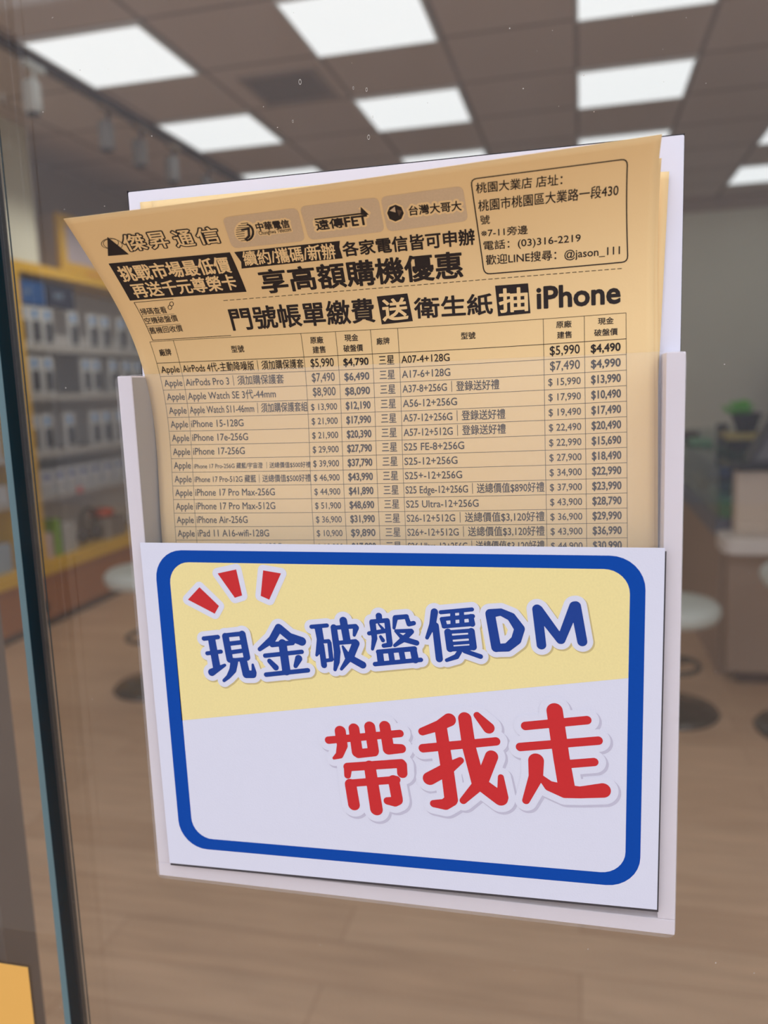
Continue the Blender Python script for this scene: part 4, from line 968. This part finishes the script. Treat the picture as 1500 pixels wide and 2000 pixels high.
for it in FLY:
    if it[0] == 't':
        _, part, mn, s, u0, v0, u1, v1, H, bold = it
        v, f = text_mesh(s); lo, hi = v.min(0), v.max(0)
        x = (v[:, 0] - lo[0]) / (hi[0] - lo[0]); y = (v[:, 1] - lo[1]) / (hi[1] - lo[1])
        uv = np.stack([u0 + x * (u1 - u0), v0 + x * (v1 - v0) + y * H], 1)
        if bold: uv, f = expand(uv, f, bold * H, max(.05, min(.085, H * .018)))
        put(part, uv, f, mn)
    elif it[0] == 'c':
        _, part, mn, s, u0, u1, vb_, cap, bold = it
        v, f = text_mesh(s); lo, hi = v.min(0), v.max(0)
        x = (v[:, 0] - lo[0]) / (hi[0] - lo[0])
        uv = np.stack([u0 + x * (u1 - u0), vb_ + v[:, 1] * cap / .69], 1)
        if bold: uv, f = expand(uv, f, bold * cap, .075)
        put(part, uv, f, mn)
    elif it[0] == 'q': v, f = poly_uv(it[3]); put(it[1], v, f, it[2])
    else: v, f = line_uv(it[3], it[4], it[5]); put(it[1], v, f, it[2])
# price table grid
us, vt, vb, pr = TAB['us'], TAB['vt'], TAB['vb'], TAB['pr']
g = PAR.setdefault(('price_table', 'ink'), MB())
for u in us: v, f = line_uv([(u, vb - 15 * pr), (u, vt)], .16); g.add(on_sheet(FP, v, .1), f)
for k in range(-1, 16):
    y = vt if k < 0 else vb - k * pr; v, f = line_uv([(us[0], y), (us[-1], y)], .16 if k != 0 else .22); g.add(on_sheet(FP, v, .1), f)
sheet('paper_sheet', FP, .3225, paper, fl)
INK = {'ink': ink, 'paper': paper, 'badge': badge, 'inkbrown': mat('brown_ink', (92, 70, 52), .6)}
PO = {'halo': 'carrier_badge', 'lettering': 'carrier_badge', 'emblem_facet': 'carrier_badge', 'banner_lettering': 'banner', 'prize_square_lettering': 'prize_square', 'address_lettering': 'address_box',
      'brand_name_fill': 'brand_name', 'brand_column': 'price_table', 'model_column': 'price_table', 'list_price_column': 'price_table', 'cash_price_column': 'price_table', 'table_heading': 'price_table'}
DONE = {}
NM = {'banner': 'slogan_banner', 'halo': 'pale_outline', 'brand_name_fill': 'lettering_fill', 'prize_square': 'black_square', 'prize_square_lettering': 'square_lettering', 'carrier_badge': 'grey_badge', 'brand_logo': 'triangle_logo'}
for lvl in (0, 1):
    for (part, mn), mb in PAR.items():
        b_ = base(part)
        if (b_ in PO) != bool(lvl): continue
        par = fl if not lvl else DONE[PO[b_] + (part[-2:] if part != b_ else '')]
        o = mb.build(NM.get(b_, b_), INK[mn], par, fix=False)
        if not lvl: DONE[part] = o
# sheets behind
P2 = list(FP); P2[4] += 1.6; P2[5] -= 8.2; P2[1] += 14
P3 = [0.02, 400, 0, 0, -184.9, -214.0, -.002, .0, 0, 0, 0, 0, 0, 0]
P4 = [0.02, 400, 0, 0, -189.4, -213.9, -.037, .0, 0, 0, 0, 0, 0, 0]
for P_, y_, lab in ((P2, .3242, 'second yellow flyer, just showing right of the front sheet'), (P4, .3300, 'third yellow flyer, leaning right so its pale right edge shows'), (P3, .3306, 'rearmost yellow flyer, its upper left edge showing below the white board top')):
    f2 = thing('flyer', lab, 'flyer', (-.08, y_, HC - .19), 'yellow flyers in the holder')
    sheet('paper_sheet', P_, y_, paper, f2)
# ------------------------------------------------------------------ card on the front of the holder
YC = .3088
cdr = thing('sign_card', 'white sign card with blue border and big blue and red lettering on the holder front', 'sign', (-.077, YC, HC - .209))
cardw = mat('white_card', (224, 226, 240), .6, spec=.3, bump=(1400, .06))
bl_ = mat('blue_border_ink', (0, 72, 168), .6, spec=.15, noise=(700, .05)); dbl = mat('deep_blue_ink', (8, 60, 146), .5, spec=.35, noise=(900, .06))
red = mat('red_ink', (206, 40, 44), .5, spec=.35, noise=(600, .04)); pyel = mat('pale_yellow_ink', (244, 228, 160), .6, spec=.3, noise=(1200, .06))
greyp = mat('soft_grey_ink', (198, 196, 214), .6, noise=(900, .04)); khaki = mat('khaki_ink', (206, 188, 130), .6, noise=(900, .04))
TLc, TRc, BRc, BLc = (-184.62, -61.7), (30.05, -61.7), (29.2, -207.5), (-183.0, -211.0)
def cp(pts, off): return [(x / 1000, YC - .0003 - off / 1000, z / 1000 + HC) for x, z in pts]
MB().prism([(x / 1000, z / 1000 + HC) for x, z in (TLc, TRc, BRc, BLc)], 'y', YC - .0003, YC).build('card_sheet', cardw, cdr)
MB().prism([((x + dx) / 1000, z / 1000 + HC) for (x, z), dx in (((29.0, -63), 0), ((30.6, -63), 0), ((29.75, -208.6), 0), ((-182.8, -212.2), 0), ((-182.7, -210.5), 0), ((28.6, -207.2), 0))], 'y', YC, YC + .0003).build('painted_card_shadow', mat('card_shadow_grey', (66, 62, 66), .7), cdr)  # dark strip painted as the card's shadow, along its right and bottom
def inset(l, r, t, b):
    return [(TLc[0] + l, TLc[1] - t), (TRc[0] - r, TRc[1] - t), (BRc[0] - r, BRc[1] + b), (BLc[0] + l, BLc[1] + b)]
def rquad(P, r, n=8):
    out = []; P = [np.array(q, float) for q in P]
    for i in range(4):
        a, b, c = P[i - 1], P[i], P[(i + 1) % 4]; d1 = (a - b) / np.linalg.norm(a - b); d2 = (c - b) / np.linalg.norm(c - b); c0 = b + (d1 + d2) * r
        for k in range(n + 1):
            t = math.pi / 2 * k / n; out.append(tuple(c0 - d2 * r * math.cos(t) - d1 * r * math.sin(t)))
    return out
oq = rquad(inset(6.3, 6.6, 3.1, 8.6), 13); iq = rquad(inset(12.8, 12.2, 8.3, 13.9), 9.5)
n = len(oq)
MB().add(cp(oq + iq, .03), [(i, (i + 1) % n, n + (i + 1) % n, n + i) for i in range(n)]).build('blue_border', bl_, cdr, fix=False)
# pale yellow field: inner outline above the slanted line
def zl(x): return -141.31 + (x + 170.47) / (17.62 + 170.47) * (-112.38 + 141.31)
yp = [q for q in iq if q[1] > zl(q[0])]
xl = min(q[0] for q in iq); xr = max(q[0] for q in iq)
k0 = min(range(len(yp)), key=lambda i: yp[i][0] + (yp[i][1] < -100) * 0)
ang = sorted(yp + [(xl + .35, zl(xl)), (xr - .3, zl(xr))], key=lambda q: math.atan2(q[1] + 90, q[0] + 77))
MB().add(cp(ang, .03), [tuple(range(len(ang)))]).build('pale_yellow_field', pyel, cdr, fix=False)
def capsules(lst, grow, dx=0, dz=0, h=.17):
    """the union of tapering strokes (x, z, radius), grown by grow, as one clean outline"""
    S_ = [(p, q) for st in lst for p, q in zip(st[:-1], st[1:])]
    al = np.array([p for st in lst for p in st]); m_ = al[:, 2].max() + grow + 3 * h
    x0, z0 = al[:, 0].min() - m_, al[:, 1].min() - m_; nx = int((al[:, 0].max() + m_ - x0) / h) + 1; nz = int((al[:, 1].max() + m_ - z0) / h) + 1
    fld = np.full((nz, nx), 9.0)
    for (ax, az, ra), (bx, bz, rb) in S_:
        k = max(ra, rb) + grow + 3 * h
        i0, i1 = max(0, int((min(ax, bx) - k - x0) / h)), int((max(ax, bx) + k - x0) / h) + 2; j0, j1 = max(0, int((min(az, bz) - k - z0) / h)), int((max(az, bz) + k - z0) / h) + 2
        gx, gz = np.meshgrid(x0 + np.arange(i0, min(i1, nx)) * h, z0 + np.arange(j0, min(j1, nz)) * h)
        L2 = max((bx - ax) ** 2 + (bz - az) ** 2, 1e-9); L_ = math.sqrt(L2)
        t = ((gx - ax) * (bx - ax) + (gz - az) * (bz - az)) / L2; pd = np.abs((gx - ax) * (bz - az) - (gz - az) * (bx - ax)) / L_
        sl = (ra - rb) / L_; t = np.clip(t - pd / L_ * (sl / math.sqrt(max(1e-6, 1 - min(.98, sl * sl)))), 0, 1)
        d = np.hypot(gx - ax - t * (bx - ax), gz - az - t * (bz - az)) - (ra + t * (rb - ra)) - grow
        w = fld[j0:j0 + d.shape[0], i0:i0 + d.shape[1]]; np.minimum(w, d, out=w)
    V, F_ = contour_fill(fld, x0 + dx, z0 + dz, h)
    return V, F_
def lay(vf, off, name, M, parent):
    return MB().add(cp(vf[0], off), vf[1]).build(name, M, parent, fix=False)
B_ = [s for p_, s in STROKES if p_ == 'blue']; R_ = [s for p_, s in STROKES if p_ == 'red']
for nm, st, M, w, sh, shm in (('blue_lettering', B_, dbl, 2.2, .5, khaki), ('red_lettering', R_, red, 2.9, .8, greyp)):
    o = lay(capsules(st, 0), .15, nm, M, cdr)
    lay(capsules(st, w), .10, 'white_outline', cardw, o)
    lay(capsules(st, w + .15, sh, -sh), .06, 'printed_shade', shm, o)
for q in MARKS:
    o = lay((q, [(0, 1, 2, 3)]), .15, 'red_accent_mark', red, cdr)
    lay(expand(np.array(q), [(0, 1, 2, 3)], 2.4, .17), .10, 'white_outline', cardw, o)
# ------------------------------------------------------------------ yellow leaflet at lower left
lf_ = MB().box((-.40, YG - .0012, HC - .43), (-.2875, YG - .0008, HC - .299)).build('yellow_leaflet', mat('amber_paper', (236, 180, 88), .6))
tag(lf_, 'plain amber yellow leaflet on the left glass pane, lower left corner', 'leaflet')
